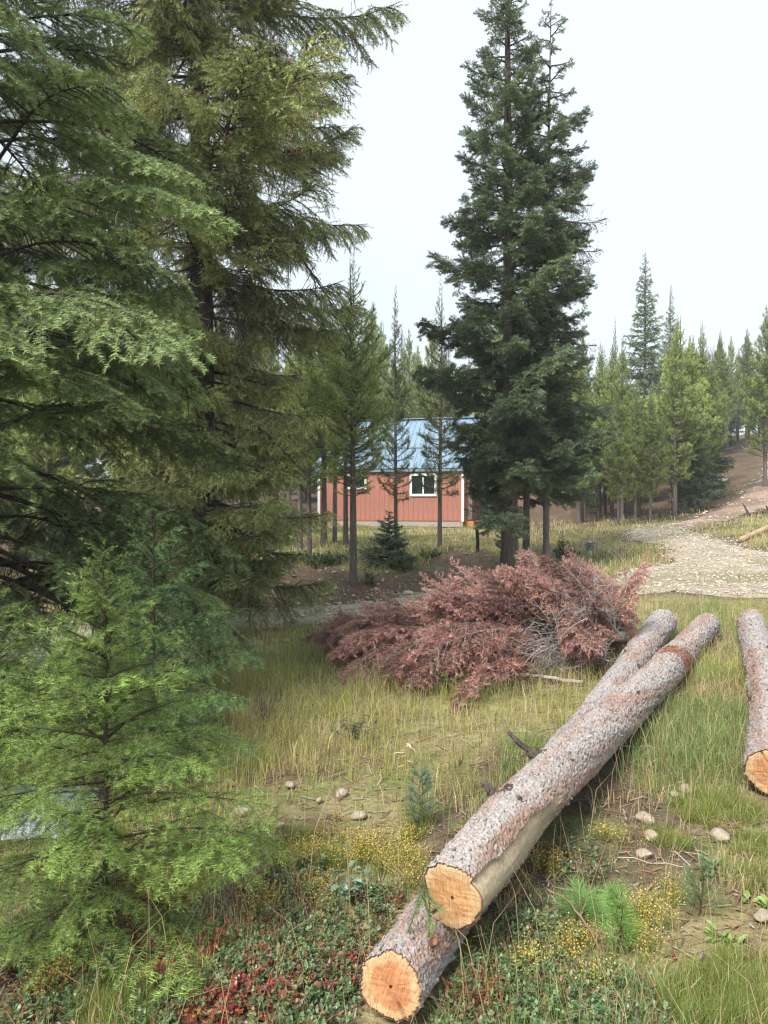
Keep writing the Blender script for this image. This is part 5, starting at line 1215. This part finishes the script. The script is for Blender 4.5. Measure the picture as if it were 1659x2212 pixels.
# litter: fallen needles, bits of bark and twigs
X, Y = spots(17000, 1.3, 9); k = off_road(X, Y) & (near_log(X, Y) > .1); X, Y = X[k], Y[k]; n = len(X); Z = gz(X, Y) + .004 + .012 * rngG.random(n); a = rngG.random(n) * 6.28; l = .01 + .05 * rngG.random(n) ** 2; wv = .0012 + .003 * rngG.random(n)
c = np.stack([X, Y, Z], 1); d = np.stack([np.cos(a), np.sin(a), rngG.normal(0, .15, n)], 1) * l[:, None]; s = np.stack([-np.sin(a), np.cos(a), 0 * a], 1) * wv[:, None]
V = np.stack([c - d - s, c + d - s, c + d + s, c - d + s], 1).reshape(-1, 3); F = (np.arange(n)[:, None, None] * 4 + np.array([(0, 1, 2), (0, 2, 3)])[None]).reshape(-1, 3)
pal = np.array([(.30, .22, .14), (.20, .12, .08), (.38, .33, .27), (.14, .09, .07), (.33, .16, .09)]); mb = MB(); mb.add(V, F, np.repeat(pal[rngG.integers(5, size=n)], 4, axis=0))
for k in range(260):
    x, y = spots(1, 1.5, 11); x, y = float(x[0]), float(y[0]); a_ = rngG.random() * 6.28; l_ = .06 + .25 * rngG.random(); q = np.linspace(-.5, .5, 5); pts = np.stack([x + np.cos(a_) * q * l_, y + np.sin(a_) * q * l_, g1(x, y) + .015 + q * 0 + rngG.normal(0, .006, 5)], 1)
    V, F = tube(pts, .002 + .003 * rngG.random(), 4); mb.add(V, F, pal[int(rngG.integers(5))])
tag(link('forest_litter', mb.mesh('forest_litter', [M_TWIG])), 'fallen needles, bark bits and twigs', 'litter', kind='stuff')
# low dark shrubs on top of the bank (leafy mass) and in the forest edge
cover('bank_shrubs', 'dark green low shrubs spilling over the bank top', [(540, 1240, 34), (600, 1225, 30), (690, 1222, 34), (730, 1215, 26), (860, 1235, 20), (800, 1262, 16), (640, 1213, 24), (1480, 1112, 22), (1440, 1118, 18), (930, 1208, 20), (1230, 1205, 22)], 330, 9, .16, .05, .03, [(.07, .10, .035), (.05, .08, .03), (.10, .13, .045)])
# gravel and scattered stones
def pebbles(name, label, X, Y, R, cols, lift=.3):
    n = len(X); Z = gz(X, Y) + .03 + R * lift * .5; base = np.array([(1, 0, 0), (-1, 0, 0), (0, 1, 0), (0, -1, 0), (0, 0, .7), (0, 0, -.7)], float); tri = np.array([(0, 2, 4), (2, 1, 4), (1, 3, 4), (3, 0, 4), (2, 0, 5), (1, 2, 5), (3, 1, 5), (0, 3, 5)])
    a = rngG.random(n) * 6.28; c, s = np.cos(a), np.sin(a); V = base[None] * (.6 + .7 * rngG.random((n, 6, 1))) * R[:, None, None] + rngG.normal(0, .18, (n, 6, 3)) * R[:, None, None]
    V = np.stack([V[..., 0] * c[:, None] - V[..., 1] * s[:, None], V[..., 0] * s[:, None] + V[..., 1] * c[:, None], V[..., 2] * .75], -1) + np.stack([X, Y, Z], 1)[:, None, :]
    F = (np.arange(n)[:, None, None] * 6 + tri[None]).reshape(-1, 3); cols = np.array(cols); C = np.repeat(cols[rngG.integers(len(cols), size=n)] * (.75 + .5 * rngG.random((n, 1))), 6, axis=0)
    mb = MB(); mb.add(V.reshape(-1, 3), F, C, 0, False); return tag(link(name, mb.mesh(name, [M_STONE])), label, 'gravel', kind='stuff')
GRC = [(.50, .43, .34), (.43, .365, .285), (.56, .49, .40), (.38, .32, .25), (.46, .37, .27)]
X = -13 + 26 * rngG.random(90000); Y = 8 + 15 * rngG.random(90000); k = (d_gravel(X, Y) < .12 * rngG.random(90000)) & (np.abs(X) < .53 * Y + 1); X, Y = X[k][:30000], Y[k][:30000]
pebbles('road_gravel', 'loose pale gravel covering the drive', X, Y, .007 + .022 * rngG.random(len(X)) ** 3 + .0003 * Y, GRC)
X = 6 + 18 * rngG.random(9000); Y = 18 + 20 * rngG.random(9000); k = (d_track(X, Y) < .2); X, Y = X[k][:450], Y[k][:450]
pebbles('track_stones', 'stones strewn over the dirt track', X, Y, .02 + .06 * rngG.random(len(X)) ** 3, GRC)
X, Y = spots(5000, 9, 17); k = (d_bank(X, Y) < .1); X, Y = X[k][:500], Y[k][:500]
pebbles('bank_stones', 'small stones on the eroded bank', X, Y, .012 + .035 * rngG.random(len(X)) ** 3, GRC, -.4)

# ------------------------------------------------------------------ the mist
V, F = boxv(-270, 270, -85, 330, -12, 30); mb = MB(); mb.add(V, F, (1, 1, 1))
m = bpy.data.materials.new('thin_mist'); m.use_nodes = True; n = m.node_tree; n.nodes.clear()
o = n.nodes.new('ShaderNodeOutputMaterial'); pv = n.nodes.new('ShaderNodeVolumePrincipled'); pv.inputs['Color'].default_value = (.93, .96, 1, 1); pv.inputs['Density'].default_value = .0013; pv.inputs['Anisotropy'].default_value = 0.0
n.links.new(pv.outputs[0], o.inputs['Volume'])
hz = link('haze', mb.mesh('haze', [m])); tag(hz, 'thin pale mist hanging between the trees', 'mist', kind='stuff')
